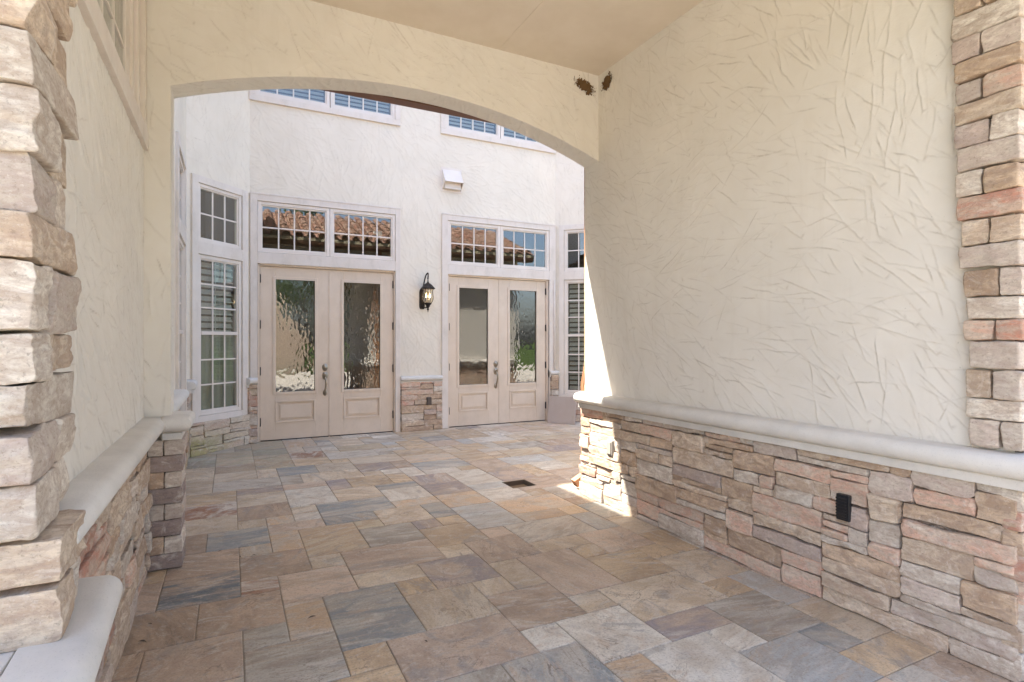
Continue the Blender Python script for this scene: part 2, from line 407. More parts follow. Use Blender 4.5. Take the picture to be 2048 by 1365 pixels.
# ------------------------------------------------------------------ trowelled stucco
def trowel(w, h, res, seed, ang=-35, spread=24, dens=42, amp=.0026, L=(.17, .46)):
    rng = np.random.default_rng(seed); nx, nz = int(w/res)+2, int(h/res)+2
    H = np.zeros((nx, nz)); G = np.zeros((nx, nz))
    N_ = int(w*h*dens*3.5); tilt_ = rng.normal(0, .024, 97)
    for k in range(N_):
        cx, cz = rng.uniform(-.1, w+.1), rng.uniform(-.1, h+.1)
        th = R(ang+rng.normal(0, spread)+26*math.sin(cx*2.1+seed)+24*math.sin(cz*2.7+seed*2+cx))
        Ls = rng.uniform(*L)*rng.uniform(.7, 1.1); Wd = rng.uniform(.022, .062); rad = Ls/2+Wd
        i0, i1 = max(0, int((cx-rad)/res)), min(nx, int((cx+rad)/res)+1); j0, j1 = max(0, int((cz-rad)/res)), min(nz, int((cz+rad)/res)+1)
        if i1 <= i0 or j1 <= j0: continue
        X, Z = np.meshgrid(np.arange(i0, i1)*res-cx, np.arange(j0, j1)*res-cz, indexing='ij')
        u = X*math.cos(th)+Z*math.sin(th); v = -X*math.sin(th)+Z*math.cos(th)
        curv = rng.normal(0, .35); v = v-curv*u*u
        wob = .0022*np.sin(u*rng.uniform(18, 40)+rng.uniform(0, 6))+.0028*fbm(np.stack([u*34+k, v*6, u*0], -1), 2, k % 50)
        v = v+wob
        wx = np.clip((Ls/2-np.abs(u))/(.06), 0, 1); wx = wx*wx*(3-2*wx)
        body = wx*np.clip((Wd-v)/.03, 0, 1)*np.clip((v+.004)/.004, 0, 1)
        H[i0:i1, j0:j1] *= (1-.72*body); G[i0:i1, j0:j1] *= (1-.62*body)
        a = amp*rng.uniform(.3, 1.1)*1.05
        ridge = np.where(v < 0, np.exp(v/.0024), np.exp(-v/.014))
        H[i0:i1, j0:j1] += a*ridge*wx+body*(v-Wd*.5)*tilt_[k % 97]
        gl = np.exp(-((v+.0015)/.0024)**2)*np.sqrt(wx)*rng.uniform(.08, .5)*(1 if rng.random() < .75 else 1.5)*np.clip(.75+.5*np.sin(u*rng.uniform(8, 25)+rng.uniform(0, 6)), 0, 1)  # stroke-edge lines: dirt, plus dark colour standing in for weak relief shading
        G[i0:i1, j0:j1] = np.maximum(G[i0:i1, j0:j1], gl)
        if rng.random() < .25:   # torn end of the stroke
            e = np.exp(-((u-Ls/2+.03)/.006)**2)*np.clip((Wd*.7-v)/.02, 0, 1)*np.clip(v/.006, 0, 1)
            H[i0:i1, j0:j1] += e*a*.8; G[i0:i1, j0:j1] = np.maximum(G[i0:i1, j0:j1], e*.3)
    X, Z = np.meshgrid(np.arange(nx)*res, np.arange(nz)*res, indexing='ij')
    H += .0022*fbm(np.stack([X*3, Z*3, X*0+seed], -1), 3, seed)
    return H, G
def sample(H, x, z, res):
    fx = np.clip(x/res, 0, H.shape[0]-1.001); fz = np.clip(z/res, 0, H.shape[1]-1.001)
    i, j = fx.astype(int), fz.astype(int); a, b = fx-i, fz-j
    return H[i, j]*(1-a)*(1-b)+H[i+1, j]*a*(1-b)+H[i, j+1]*(1-a)*b+H[i+1, j+1]*a*b
def gridfaces(nx, nz, keep=None, flip=False):
    idx = np.arange(nx*nz).reshape(nx, nz)
    q = np.stack([idx[:-1, :-1], idx[1:, :-1], idx[1:, 1:], idx[:-1, 1:]], -1).reshape(-1, 4)
    if keep is not None: q = q[keep.reshape(-1)]
    return q[:, ::-1] if flip else q
def stucco_rect(mb, x0, x1, z0, z1, y, res, seed, holes=(), tres=None, **kw):
    tr = tres or res; H, G = trowel(x1-x0, z1-z0, tr, seed, **kw)
    nx, nz = int((x1-x0)/res)+1, int((z1-z0)/res)+1
    X, Z = np.meshgrid(np.linspace(x0, x1, nx), np.linspace(z0, z1, nz), indexing='ij')
    h = sample(H, X-x0, Z-z0, tr); g = sample(G, X-x0, Z-z0, tr)
    P = np.stack([X, y-h, Z], -1)
    cx, cz = (X[:-1, :-1]+X[1:, 1:])/2, (Z[:-1, :-1]+Z[1:, 1:])/2
    keep = np.ones(cx.shape, bool)
    for (a, b, c, d) in holes: keep &= ~((cx > a) & (cx < b) & (cz > c) & (cz < d))
    mb.add(P.reshape(-1, 3), gridfaces(nx, nz, keep), True, grime=g.ravel())
    return mb

# ------------------------------------------------------------------ moulding along a path
def bull(z0, lip=.065, c=.075, r=.045, inner=-.06, hlip=.045):
    p = [(inner, z0), (lip, z0), (lip+.002, z0+hlip*.9), (lip-.006, z0+hlip+.002)]
    cz = z0+hlip+.003+r
    for k in range(0, 11):
        t = -math.pi/2+math.pi*k/10; p.append((c+r*math.cos(t), cz+r*math.sin(t)))
    p.append((.02, cz+r+.004)); p.append((inner, cz+r+.006)); return p
def moulding(mb, path, prof, side=1, rnd=0):
    """path: xy points; profile (outward distance, z); outward is to the right of the path when side=1"""
    pts = [Vector(p) for p in path]; n = len(pts); rows = []
    for i, p in enumerate(pts):
        d1 = (pts[i]-pts[i-1]).normalized() if i else None; d2 = (pts[i+1]-pts[i]).normalized() if i < n-1 else None
        ds = [d for d in (d1, d2) if d is not None]
        ns = [Vector((d.y, -d.x))*side for d in ds]; m = sum(ns, Vector((0, 0)))/len(ns); m = m/max(.2, m.length_squared)
        rows.append([(p.x+m.x*d, p.y+m.y*d, z) for d, z in prof])
    k = len(prof); V = [v for r_ in rows for v in r_]; F = []
    for i in range(n-1):
        for j in range(k):
            q = (i*k+j, i*k+(j+1) % k, (i+1)*k+(j+1) % k, (i+1)*k+j); F.append(q if side > 0 else q[::-1])
    F.append(tuple(range(k))[::-1] if side > 0 else tuple(range(k))); e = tuple((n-1)*k+j for j in range(k)); F.append(e if side > 0 else e[::-1])
    mb.add(V, F, False); return mb
def ledge(name, parent, paths, z0, side=1, **kw):
    mb = MB()
    for p in paths: moulding(mb, p, bull(z0, **kw), side)
    o = mb.build(name, MCAST, parent)
    for p in o.data.polygons: p.use_smooth = False
    me = o.data; me.polygons.foreach_set('use_smooth', [True]*len(me.polygons))
    m = o.modifiers.new('bevel', 'BEVEL'); m.width = .006; m.segments = 3; m.limit_method = 'ANGLE'; m.angle_limit = R(50)
    return o

# ================================================================== SETTING: floor
UG = .1525*1.305; UX0 = .35*.1525; UY0 = 13.0*.1525; UGY = .1525*1.328
hand = {}
# i, j, w, h, colour: traced from the paving
FC = {'blue': ((.27, .28, .275), (.40, .375, .335)), 'slate': ((.15, .155, .16), (.33, .27, .22)), 'grey': ((.48, .445, .39), (.36, .32, .27)),
      'cream': ((.60, .52, .42), (.50, .415, .32)), 'white': ((.66, .62, .55), (.56, .51, .44)), 'pink': ((.53, .43, .35), (.44, .35, .28)),
      'tan': ((.54, .43, .31), (.43, .335, .24)), 'brown': ((.43, .335, .26), (.34, .265, .205)), 'olive': ((.53, .455, .345), (.46, .36, .26)),
      'mauve': ((.30, .26, .25), (.41, .335, .28)), 'rust': ((.54, .42, .31), (.52, .45, .37)), 'red': ((.36, .23, .17), (.62, .55, .48)), 'lblue': ((.48, .49, .48), (.42, .41, .385))}
HT = [(2,3,2,3,'blue',.5),(4,3,2,2,'cream'),(4,5,1,1,'tan'),(3,6,2,1,'cream'),(5,5,2,2,'mauve'),(6,7,1,1,'cream'),(3,7,3,2,'pink'),(2,9,2,3,'olive'),
 (1,10,1,2,'rust'),(-1,11,2,2,'blue'),(0,10,1,1,'rust'),(-2,7,2,2,'slate'),(-2,9,2,2,'brown'),(0,7,1,1,'red'),(1,6,2,2,'pink'),(0,8,2,2,'brown'),(2,8,1,1,'cream'),
 (-1,5,2,2,'brown'),(1,4,1,2,'rust'),(0,4,1,1,'grey'),(-2,3,2,2,'pink'),(0,2,2,2,'grey'),(2,2,1,1,'tan'),(3,1,3,2,'pink'),(6,4,1,1,'cream'),(7,4,1,2,'cream'),
 (7,6,2,2,'pink'),(6,2,2,2,'brown'),(8,3,2,3,'pink'),(10,3,2,2,'tan'),(8,2,1,1,'cream'),(9,1,3,2,'cream'),(7,0,2,2,'white'),(6,1,1,1,'white'),(5,-1,2,2,'blue'),
 (9,0,2,1,'mauve'),(11,-1,2,2,'grey'),(10,-1,1,1,'white'),(8,-3,2,3,'white'),(10,-3,2,2,'lblue'),(7,-2,1,2,'rust'),(9,6,2,1,'cream'),(11,5,2,2,'pink'),(12,4,1,1,'tan'),
 (12,1,1,1,'tan'),(13,0,1,2,'lblue'),(13,-2,2,2,'cream'),(12,-2,1,1,'blue'),(13,4,1,2,'tan'),(12,2,2,2,'cream'),(9,7,3,2,'grey'),(3,13,3,2,'blue'),(2,15,2,3,'white'),
 (2,14,1,1,'cream'),(3,12,2,1,'blue'),(4,9,2,2,'grey'),(6,8,2,2,'tan'),(5,11,2,2,'cream'),(0,14,2,2,'brown'),(-2,15,2,2,'red'),(-2,13,2,2,'cream'),(0,13,1,1,'cream'),
 (1,12,2,1,'pink'),(2,21,2,2,'blue'),(3,19,3,2,'cream'),(6,20,2,2,'mauve'),(5,17,2,2,'tan'),(9,19,3,2,'blue'),(-3,5,2,2,'brown'),(-4,-2,2,2,'pink'),(0,0,3,2,'tan'),
 (3,-1,2,2,'grey'),(4,15,2,2,'cream'),(6,14,2,2,'white'),(8,12,2,2,'rust'),(10,10,3,2,'rust'),(8,16,2,2,'mauve')]
def make_floor():
    rng = np.random.default_rng(7); i0, i1, j0, j1 = -5, 46, -12, 37
    g = {}; tiles = []
    for t in HT:
        i, j, w, h = t[:4]
        if any((a, b) in g for a in range(i, i+w) for b in range(j, j+h)): continue
        for a in range(i, i+w):
            for b in range(j, j+h): g[(a, b)] = 1
        tiles.append(t[:5])
    names = list(FC); pw = np.array([4, 1, 10, 20, 14, 14, 14, 9, 10, 3, 6, 1, 3], float)
    sizes = [(3, 2), (2, 3), (2, 2), (2, 1), (1, 2), (1, 1)]; sp = np.array([.24, .16, .26, .12, .08, .14])
    for j in range(j0, j1):
        for i in range(i0, i1):
            if (i, j) in g: continue
            order = list(rng.choice(6, 6, replace=False, p=sp/sp.sum()))
            for q in order:
                w, h = sizes[q]
                if i+w <= i1 and j+h <= j1 and not any((a, b) in g for a in range(i, i+w) for b in range(j, j+h)): break
            else: w = h = 1
            for a in range(i, i+w):
                for b in range(j, j+h): g[(a, b)] = 1
            # far court is warmer and paler
            p = pw.copy()
            if j > 14: p[5] *= .6; p[1] *= .3
            tiles.append((i, j, w, h, names[rng.choice(len(names), p=p/p.sum())]))
    mb = MB(); gap = .0024; Ydr = (2.40, 2.66, 4.72, 4.98)
    for (i, j, w, h, cn) in tiles:
        x0, x1 = UX0+i*UG+gap*rng.uniform(.5, 1.3), UX0+(i+w)*UG-gap*rng.uniform(.5, 1.3)
        y0, y1 = UY0+j*UGY+gap*rng.uniform(.5, 1.3), UY0+(j+h)*UGY-gap*rng.uniform(.5, 1.3)
        m_ = (np.array(FC[cn][0])+np.array(FC[cn][1]))/2; kk = rng.uniform(.84, 1.1)
        ca, cb = [np.clip((c.mean()+(c-c.mean())*1.3), .04, .8)*kk for c in (m_+(np.array(q_)-m_)*1.45 for q_ in FC[cn])]
        zt = rng.uniform(-.0012, .0012); tx, ty = rng.normal(0, .0018, 2)
        us = np.array([0, .0, .004, (x1-x0)/2, x1-x0-.004, x1-x0, x1-x0]); vs = np.array([0, .0, .004, (y1-y0)/2, y1-y0-.004, y1-y0, y1-y0])
        zz = np.array([-.007, -.0025, 0, 0, 0, -.0025, -.007])
        U, V = np.meshgrid(us, vs, indexing='ij'); Z = np.minimum(zz[:, None], zz[None, :])+zt+(U-(x1-x0)/2)*tx+(V-(y1-y0)/2)*ty
        P = np.stack([x0+U, y0+V, Z], -1).reshape(-1, 3)
        o = rng.uniform(-60, 60, 3); st = rng.choice([0, 1, 2], p=[.45, .2, .35]); sx, sy = [(2.0, 6.5), (6, 2.2), (3.6, 3.8)][st]
        rot = rng.normal(0, .25); lx, ly = P[:, 0]-x0, P[:, 1]-y0
        tc = np.stack([(lx*math.cos(rot)-ly*math.sin(rot))*sx*.8+o[0], (lx*math.sin(rot)+ly*math.cos(rot))*sy*.8+o[1], np.full(len(P), o[2])], -1)
        # damp algae beside the far left bay
        if x0 < .35 and y0 > 6.3:
            k = min(1, (y0-6.3)/.8)*.55; ca = ca*(1-k)+np.array((.24, .25, .14))*k
        F = gridfaces(7, 7)
        if x1 > Ydr[0]+.02 and x0 < Ydr[1]-.02 and y1 > Ydr[2]+.02 and y0 < Ydr[3]-.02:
            # the flags are cut round the drain: split into strips
            def strip(a, b, c, d):
                if b-a < .01 or d-c < .01: return
                P2 = np.array([(x, y, z) for x in (a, b) for y in (c, d) for z in (-.016, 0)])
                lx, ly = P2[:, 0]-x0, P2[:, 1]-y0
                tc2 = np.stack([lx*sx+o[0], ly*sy+o[1], np.full(8, o[2])], -1)
                mb.add(P2, [(0, 1, 3, 2), (4, 6, 7, 5), (0, 4, 5, 1), (2, 3, 7, 6), (1, 5, 7, 3)], False, ca=np.tile(ca, (8, 1)), cb=np.tile(cb, (8, 1)), tc=tc2)
            dx0, dx1, dy0, dy1 = max(x0, Ydr[0]), min(x1, Ydr[1]), max(y0, Ydr[2]), min(y1, Ydr[3])
            strip(x0, dx0, y0, y1); strip(dx1, x1, y0, y1); strip(dx0, dx1, y0, dy0); strip(dx0, dx1, dy1, y1)
            continue
        mb.add(P, F, False, ca=np.tile(ca, (len(P), 1)), cb=np.tile(cb, (len(P), 1)), tc=tc)
    o = mb.build('patio_paving', MFL); tag(o, kind='structure', label='multicoloured flagstone paving of the passage and courtyard')
    b = MB(); b.add([(-6, -.5, -.0055), (2.40, -.5, -.0055), (2.40, 9, -.0055), (-6, 9, -.0055)], [(0, 1, 2, 3)])
    b.add([(2.66, -.5, -.0055), (10, -.5, -.0055), (10, 9, -.0055), (2.66, 9, -.0055)], [(0, 1, 2, 3)])
    b.add([(2.40, -.5, -.0055), (2.66, -.5, -.0055), (2.66, 4.72, -.0055), (2.40, 4.72, -.0055)], [(0, 1, 2, 3)])
    b.add([(2.40, 4.98, -.0055), (2.66, 4.98, -.0055), (2.66, 9, -.0055), (2.40, 9, -.0055)], [(0, 1, 2, 3)])
    tag(b.build('paving_bed', MGR), kind='structure')
make_floor()
MGND = m_ground('drive_concrete', (.52, .48, .41), 1.5); MGRS = m_ground('lawn', (.055, .085, .02), 4.)
tag(MB().box(-14, 16, -9, -.52, -.2, -.012).build('driveway', MGND), kind='structure')
g = MB(); g.box(-150, 150, -150, 150, -.6, -.21); tag(g.build('ground', MGRS), kind='structure')

# ================================================================== right passage wall
rw = thing('passage_wall', 'long right wall of the passage, cream trowelled stucco above a pale bullnose ledge and mixed ledge stone', 'wall', (XR, 0, 0), -math.pi/2)
# local x = -Y, local y = +X (into the wall)
LX = lambda Y: -Y
mb = MB(); stucco_rect(mb, -YE, -1.12, .92, 3.75, 0, .004, 11, tres=.0035, dens=46, amp=.0030)
mb.box(-YE, -1.12, .03, .2, 0, 3.9, grime=np.zeros(8)); mb.build('stucco', MS, rw)
veneer('stone_veneer', rw, -4.275, -1.095, 0, .795, 21, 0, .0075, amp=.0052)
ledge('ledge', rw, [[(-YE-.01, 0), (-1.02, 0)]], .795, side=1)

def pier(name, parent, rows, axisface, seed, res, mat=MST, amp=.006, r=.012):
    """rows: list of stones (x0,x1,y0,y1,z0,z1[,palette]) in parent's space, full rounded blocks"""
    rng = np.random.default_rng(seed); mb = MB()
    for k, st in enumerate(rows):
        x0, x1, y0, y1, z0, z1 = st[:6]; g = .0025
        P, F = rock(((x1-x0)/2-g, (y1-y0)/2-g, (z1-z0)/2-g), r, res, seed*50+k, amp, 1., ('x',))
        P = P+np.array([(x0+x1)/2, (y0+y1)/2, (z0+z1)/2]); ca, cb = stone_cols(rng, st[6] if len(st) > 6 else None)
        mb.add(P, F, True, ca=np.broadcast_to(ca, P.shape), cb=np.broadcast_to(cb, P.shape))
    return mb.build(name, mat, parent)
# stone column at the mouth of the right wall, in world space then shifted to the wall's frame
rng = np.random.default_rng(5); rows = []; z = .948; k = 0
palr = [6, 4, 0, 6, 2, 4, 1, 6, 0, 5, 4, 6, 3, 0, 6, 1, 3, 4, 0, 2, 3, 6, 4, 1, 0, 2, 3, 4]
while z < 3.72:
    h = rng.uniform(.086, .128); far = 1.262+.040*(z-.94)+rng.uniform(-.012, .012); near = 1.078+rng.uniform(-.006, .006); fx = .052+rng.uniform(-.008, .008)
    # local: x=-Y ; y = X-XR
    if k % 2: rows.append((-far, -near, -fx, .10, z, z+h, palr[k % 28]))
    else:
        m = near+(far-near)*rng.uniform(.38, .6); rows.append((-far, -m, -fx+.004, .10, z, z+h, palr[k % 28])); rows.append((-m, -near, -fx-.002, .10, z, z+h, palr[(k+5) % 28]))
    # return stones facing the drive
    x0 = .10
    while x0 < .75:
        w = rng.uniform(.2, .4); rows.append((-near-.10, -near+.004, x0, x0+w, z, z+h)); x0 += w
    z += h; k += 1
pier('stone_column', rw, rows, 0, 31, .007, amp=.0045, r=.010)
# base return at the mouth
rows = []; z = 0; k = 0
while z < .76:
    h = min(.125, .795-z) if z > .62 else rng.uniform(.075, .13); x0 = -.045+rng.uniform(-.006, .006); n_ = 0
    while x0 < .8:
        w = rng.uniform(.2, .42); rows.append((-1.16, -1.075+rng.uniform(-.006, .006), x0, x0+w, z, z+h)); x0 += w
    z += h
pier('corner_stones', rw, rows, 0, 37, .009)
MB().box(-1.14, -1.10, .02, 1.0, 0, 3.9, ca=(.14, .11, .09), cb=(.18, .15, .12)).build('mortar_backing', MST, rw)

# ================================================================== left passage wall
lw = thing('passage_wall', 'left wall of the passage beside the camera, stucco with a high window over a grey ledge and rough stone', 'wall', (XL, 0, 0), math.pi/2)
# local x = Y, local y = -X direction (into wall)
mb = MB(); stucco_rect(mb, 1.9, YA, .92, 3.75, 0, .0055, 12, holes=[(2.08, 3.965, 2.62, 3.62)], tres=.0045, dens=60, amp=.0052, ang=-60)
mb.build('stucco', MS, lw)
veneer('stone_veneer', lw, 1.95, 3.99, 0, .795, 22, .002, .0075, amp=.0085, ch=.045); veneer('stone_veneer', lw, 1.43, 1.948, 0, .545, 122, .002, .009, amp=.0085, ch=.045)
ledge('ledge', lw, [[(1.81, 0), (YA-.01, 0)]], .795, side=1)
# window casing and sashes
c = MB(); c.box(2.06, YA-.005, -.028, .05, 2.559, 2.672); c.box(3.95, YA-.012, -.020, .05, 2.674, 3.7); c.build('window_casing', MT, lw, .003)
f = MB(); f.box(2.06, 3.945, .02, .11, 2.665, 2.705); f.box(3.86, 3.945, .005, .11, 2.707, 3.62); f.box(3.79, 3.858, .022, .11, 2.707, 3.62); f.box(3.66, 3.788, .036, .11, 2.707, 3.62)
f.box(2.06, 2.12, .03, .11, 2.76, 3.58); f.box(2.72, 2.84, .03, .11, 2.707, 3.62); f.box(2.06, 3.945, .02, .11, 3.58, 3.64); f.box(2.06, 3.6598, .034, .11, 2.707, 2.76)
wf = f.build('window', MW, lw, .004)
mu = MB()
for y in (3.36, 3.08, 2.5, 2.2): mu.box(y-.009, y+.009, .042, .060, 2.76, 3.58)
for z in (3.00, 3.30): mu.box(2.06, 3.66, .0435, .0585, z-.009, z+.009)
mu.build('muntin', MW, wf)
MB().box(2.06, 3.66, .050, .053, 2.76, 3.58).build('pane', MG, wf)
s = MB()
for k in range(13): s.add([(2.06, .09, 2.78+k*.062), (3.66, .09, 2.78+k*.062), (3.66, .125, 2.815+k*.062), (2.06, .125, 2.815+k*.062)], [(0, 1, 2, 3)])
s.build('shutter', MSH, wf)
# lower cap that wraps the near column, and the column's stones
def rounded_cap():
    mb = MB(); prof = bull(.548, lip=.07, c=.09, r=.048, inner=-.02, hlip=.05)
    path = [(2.05, 0.0)]; cx, cy, rr = 1.47, .055, .055
    pts = [(2.045, -.075)]
    # world-like local coords: x = Y ; y = -(X-XL); outward is -y
    pts = [(2.045, -.042), (1.52, -.064)]
    for k in range(1, 7):
        t = math.pi/2*k/6; pts.append((1.52-.07*math.sin(t), -.064+.07*(1-math.cos(t))))
    pts.append((1.45, .55))
    moulding(mb, pts, prof, -1)
    mb.box(1.36, 2.04, -.035, .56, .55, .6965)
    return mb
o = rounded_cap().build('column_cap', MCAST, lw); o.data.polygons.foreach_set('use_smooth', [True]*len(o.data.polygons))
m = o.modifiers.new('bevel', 'BEVEL'); m.width = .02; m.segments = 4; m.limit_method = 'ANGLE'; m.angle_limit = R(60)
zb = [.70, .835, .949, 1.074, 1.193, 1.306, 1.42, 1.585, 1.698, 1.834, 1.982, 2.107, 2.25, 2.38, 2.52, 2.66, 2.79, 2.93, 3.07, 3.2, 3.34, 3.48, 3.62, 3.74]
pl = [0, 0, 4, 6, 4, 4, 4, 0, 6, 4, 4, 0, 4, 0, 0, 4, 4, 6, 0, 1, 4, 0, 2]
rows = []; rng = np.random.default_rng(9)
for k in range(len(zb)-1):
    z0, z1 = zb[k], zb[k+1]; ys = 1.61+rng.uniform(-.012, .012); ye = 2.02+rng.uniform(-.03, .03); fx = (-.122 if k < 2 else -.075)+rng.uniform(-.006, .004); ye = (1.885 if k < 2 else ye)
    if k % 3 == 1: rows.append((ys, ye, fx, .36, z0, z1, pl[k]))
    else:
        m_ = ys+(ye-ys)*rng.uniform(.35, .65); rows.append((ys, m_, fx, .36, z0, z1, pl[k])); rows.append((m_, ye, fx+rng.uniform(.0, .02), .07, z0, z1, pl[(k+2) % 23]))
    x0 = .36
    while x0 < .6:
        w = rng.uniform(.2, .35); rows.append((ys-.006, ys+.12, x0, x0+w, z0, z1, pl[k])); x0 += w
pier('stone_column', lw, rows, 0, 33, .0055, amp=.0075, r=.009)
rows = []; z = 0
while z < .5:
    h = rng.uniform(.09, .13); h = .548-z if z+h > .47 else h
    x0 = -.05
    while x0 < .6:
        w = rng.uniform(.2, .35); rows.append((1.43, 1.55, x0, x0+w, z, z+h)); x0 += w
    z += h
pier('corner_stones', lw, rows, 0, 34, .012)

# ================================================================== arch wall between passage and courtyard
aw = thing('arch_wall', 'stucco wall with a low segmental arch opening from the passage into the courtyard', 'wall', (0, YA, 0), 0)
def archz(x):
    a = (XR-XJ)/2; cx = (XR+XJ)/2; rad = (a*a+RISE*RISE)/(2*RISE); return SPR+RISE-rad+np.sqrt(np.maximum(0, rad*rad-(x-cx)**2))
def arch_sheet(mb, y, sgn, x0, x1, zt, res, seed, **kw):
    """face of the wall above the opening; sgn=-1 faces the camera"""
    H, G = trowel(x1-x0+.01, zt-2.9, res, seed, **kw)
    nx = int((x1-x0)/res)+1; nz = int((zt-SPR)/res)
    xs = np.linspace(x0, x1, nx); T = np.linspace(0, 1, nz)
    X = np.repeat(xs[:, None], nz, 1); zl = archz(xs)[:, None]; Z = zl+(zt-zl)*T[None, :]
    h = sample(H, X-x0, Z-2.9, res); g = sample(G, X-x0, Z-2.9, res)
    h = h*np.clip((Z-zl)/.02, 0, 1)
    P = np.stack([X, y+sgn*h, Z], -1)
    mb.add(P.reshape(-1, 3), gridfaces(nx, nz, None, sgn > 0), True, grime=g.ravel())
mb = MB()
arch_sheet(mb, 0, -1, XJ, XR+.01, CZ+.01, .006, 41, dens=50, amp=.0042, ang=-25)
stucco_rect(mb, XL, XJ, .92, CZ+.01, 0, .006, 42, dens=55, amp=.0042, ang=-50)
# soffit of the arch
H, G = trowel(3.4, .25, .006, 43, dens=120, amp=.0055, ang=65, spread=15, L=(.12, .3))
xs = np.linspace(XJ, XR, 540); ys = np.linspace(0, YE-YA, 34); X, Y = np.meshgrid(xs, ys, indexing='ij')
h = sample(H, X-XJ, Y, .006)*np.clip(Y/.015, 0, 1)*np.clip((YE-YA-Y)/.015, 0, 1); g_ = sample(G, X-XJ, Y, .006)
mb.add(np.stack([X, Y, archz(X)-h], -1).reshape(-1, 3), gridfaces(540, 34, None, True), True, grime=g_.ravel())
# left jamb
zs = np.linspace(.92, SPR, 340); Y, Z = np.meshgrid(ys, zs, indexing='ij'); H, G = trowel(.25, 2.2, .006, 44, dens=80, amp=.0025)
h = sample(H, Y, Z-.92, .006)*np.clip(Y/.015, 0, 1); mb.add(np.stack([XJ+h, Y, Z], -1).reshape(-1, 3), gridfaces(34, 340), True, grime=sample(G, Y, Z-.92, .006).ravel())
# courtyard face
arch_sheet(mb, YE-YA, 1, XJ, XR, 3.5, .012, 45, dens=40)
def plane_y(mb, x0, x1, z0, z1, y, seed, sgn=1, res=.012):
    H, G = trowel(x1-x0, z1-z0, res, seed); nx, nz = int((x1-x0)/res)+1, int((z1-z0)/res)+1
    X, Z = np.meshgrid(np.linspace(x0, x1, nx), np.linspace(z0, z1, nz), indexing='ij'); h = sample(H, X-x0, Z-z0, res)
    mb.add(np.stack([X, y+sgn*h, Z], -1).reshape(-1, 3), gridfaces(nx, nz, None, sgn > 0), True, grime=sample(G, X-x0, Z-z0, res).ravel())
plane_y(mb, XL, XJ, .9, 3.5, YE-YA, 46); plane_y(mb, XR, 6.6, .9, 3.5, YE-YA, 47)
for b in ((XL-.2, 6.6, .02, YE-YA-.02, 3.34, 3.66), (XL-.2, XJ-.01, .02, YE-YA-.02, 0, 3.338), (XR+.205, 6.59, .02, YE-YA-.02, 0, 3.338)): mb.box(*b, grime=np.zeros(8))
mb.build('stucco', MS, aw)
# stones of the left stub, three visible faces
rows = []; z = 0; pp = [3, 4, 3, 3, 6, 3, 1, 3, 1, 4]; k = 0; hs = [.098, .105, .10, .098, .096, .10, .10, .098]
for k, h in enumerate(hs):
    ov = rng.uniform(-.006, .006); x1 = -.257+rng.uniform(-.012, .008)
    if k % 2 == 0: rows.append((-.452, x1, -.055+ov, .275, z, z+h, 7))
    else:
        mm = -.355+rng.uniform(-.02, .02); rows.append((-.452, mm, -.055+ov, .27, z, z+h, [1, 6, 1, 4][k//2])); rows.append((mm, x1, -.055+ov, .275, z, z+h, [4, 6, 4, 6][k//2]))
    z += h
MB().box(XL, -.275, -.035, .25, 0, .785, ca=(.05, .04, .035), cb=(.06, .05, .04)).build('mortar_backing', MST, aw)
pier('stone_base', aw, rows, 0, 35, .008, amp=.003, r=.007)
ledge('ledge', aw, [[(XL+.10, 0), (XJ, 0), (XJ, YE-YA), (XL, YE-YA)]], .795, side=1)
# courtyard side base right of the passage (seen only in the door glass)
bk = thing('back_base', None, None, (6.6, YE-YA, 0), math.pi, parent=aw); bpy.data.objects.remove(bk)
vb = veneer('stone_veneer', aw, 0, 3.6, 0, .795, 23, 0, .02); vb.location = (6.53, YE-YA, 0); vb.rotation_euler = (0, 0, math.pi)
lb = ledge('ledge', aw, [[(0, 0), (3.70, 0)]], .795, side=1); lb.location = (6.6, YE-YA, 0); lb.rotation_euler = (0, 0, math.pi)

# ceiling
mb = MB(); mb.box(XL-.3, 1.9185, .95, YA+.02, CZ, CZ+.05); mb.box(1.9215, XR+.3, .95, YA+.02, CZ, CZ+.05); mb.box(XL-.3, XR+.3, .96, YA+.02, CZ+.003, CZ+.06)
tag(mb.build('ceiling', MC), kind='structure')

# roof over the passage, with its eave, gutter and barrel tiles
rf = thing('passage_roof', 'tan soffit and clay tiled roof over the passage, its brown gutter showing under the arch', 'roof', (0, 4.66, 3.5))
mb = MB(); X0, X1 = XL-.02, 6.85
prof = [(.0, 0), (-2.2, .88), (-4.4, 0), (-4.4, .05), (-2.2, .95), (0, .06)]
V = [(x, y, z) for x in (X0, X1) for (y, z) in prof]; F = [tuple(range(6))[::-1], tuple(range(6, 12))]+[(i, (i+1) % 6, 6+(i+1) % 6, 6+i) for i in range(6)]
mb.add(V, F); mb.box(X0, X1, -4.4, -3.55, -.06, -.01); mb.build('roof_deck', MSO, rf)
MB().box(X0, X1, -.407, -.135, -.08, -.05).build('soffit', MSO, rf)
g = MB()
gp = [(-.14, -.11), (-.03, -.11), (-.005, -.06), (.0, .01), (-.012, .01), (-.02, -.05), (-.04, -.098), (-.128, -.098), (-.128, .0), (-.14, .0)]
V = [(x, y, z) for x in (X0, X1) for (y, z) in gp]; n_ = len(gp)
g.add(V, [(i, (i+1) % n_, n_+(i+1) % n_, n_+i) for i in range(n_)]+[tuple(range(n_)), tuple(range(n_, 2*n_))[::-1]]); g.build('gutter', MGU, rf)
tl = MB(); rng = np.random.default_rng(3)
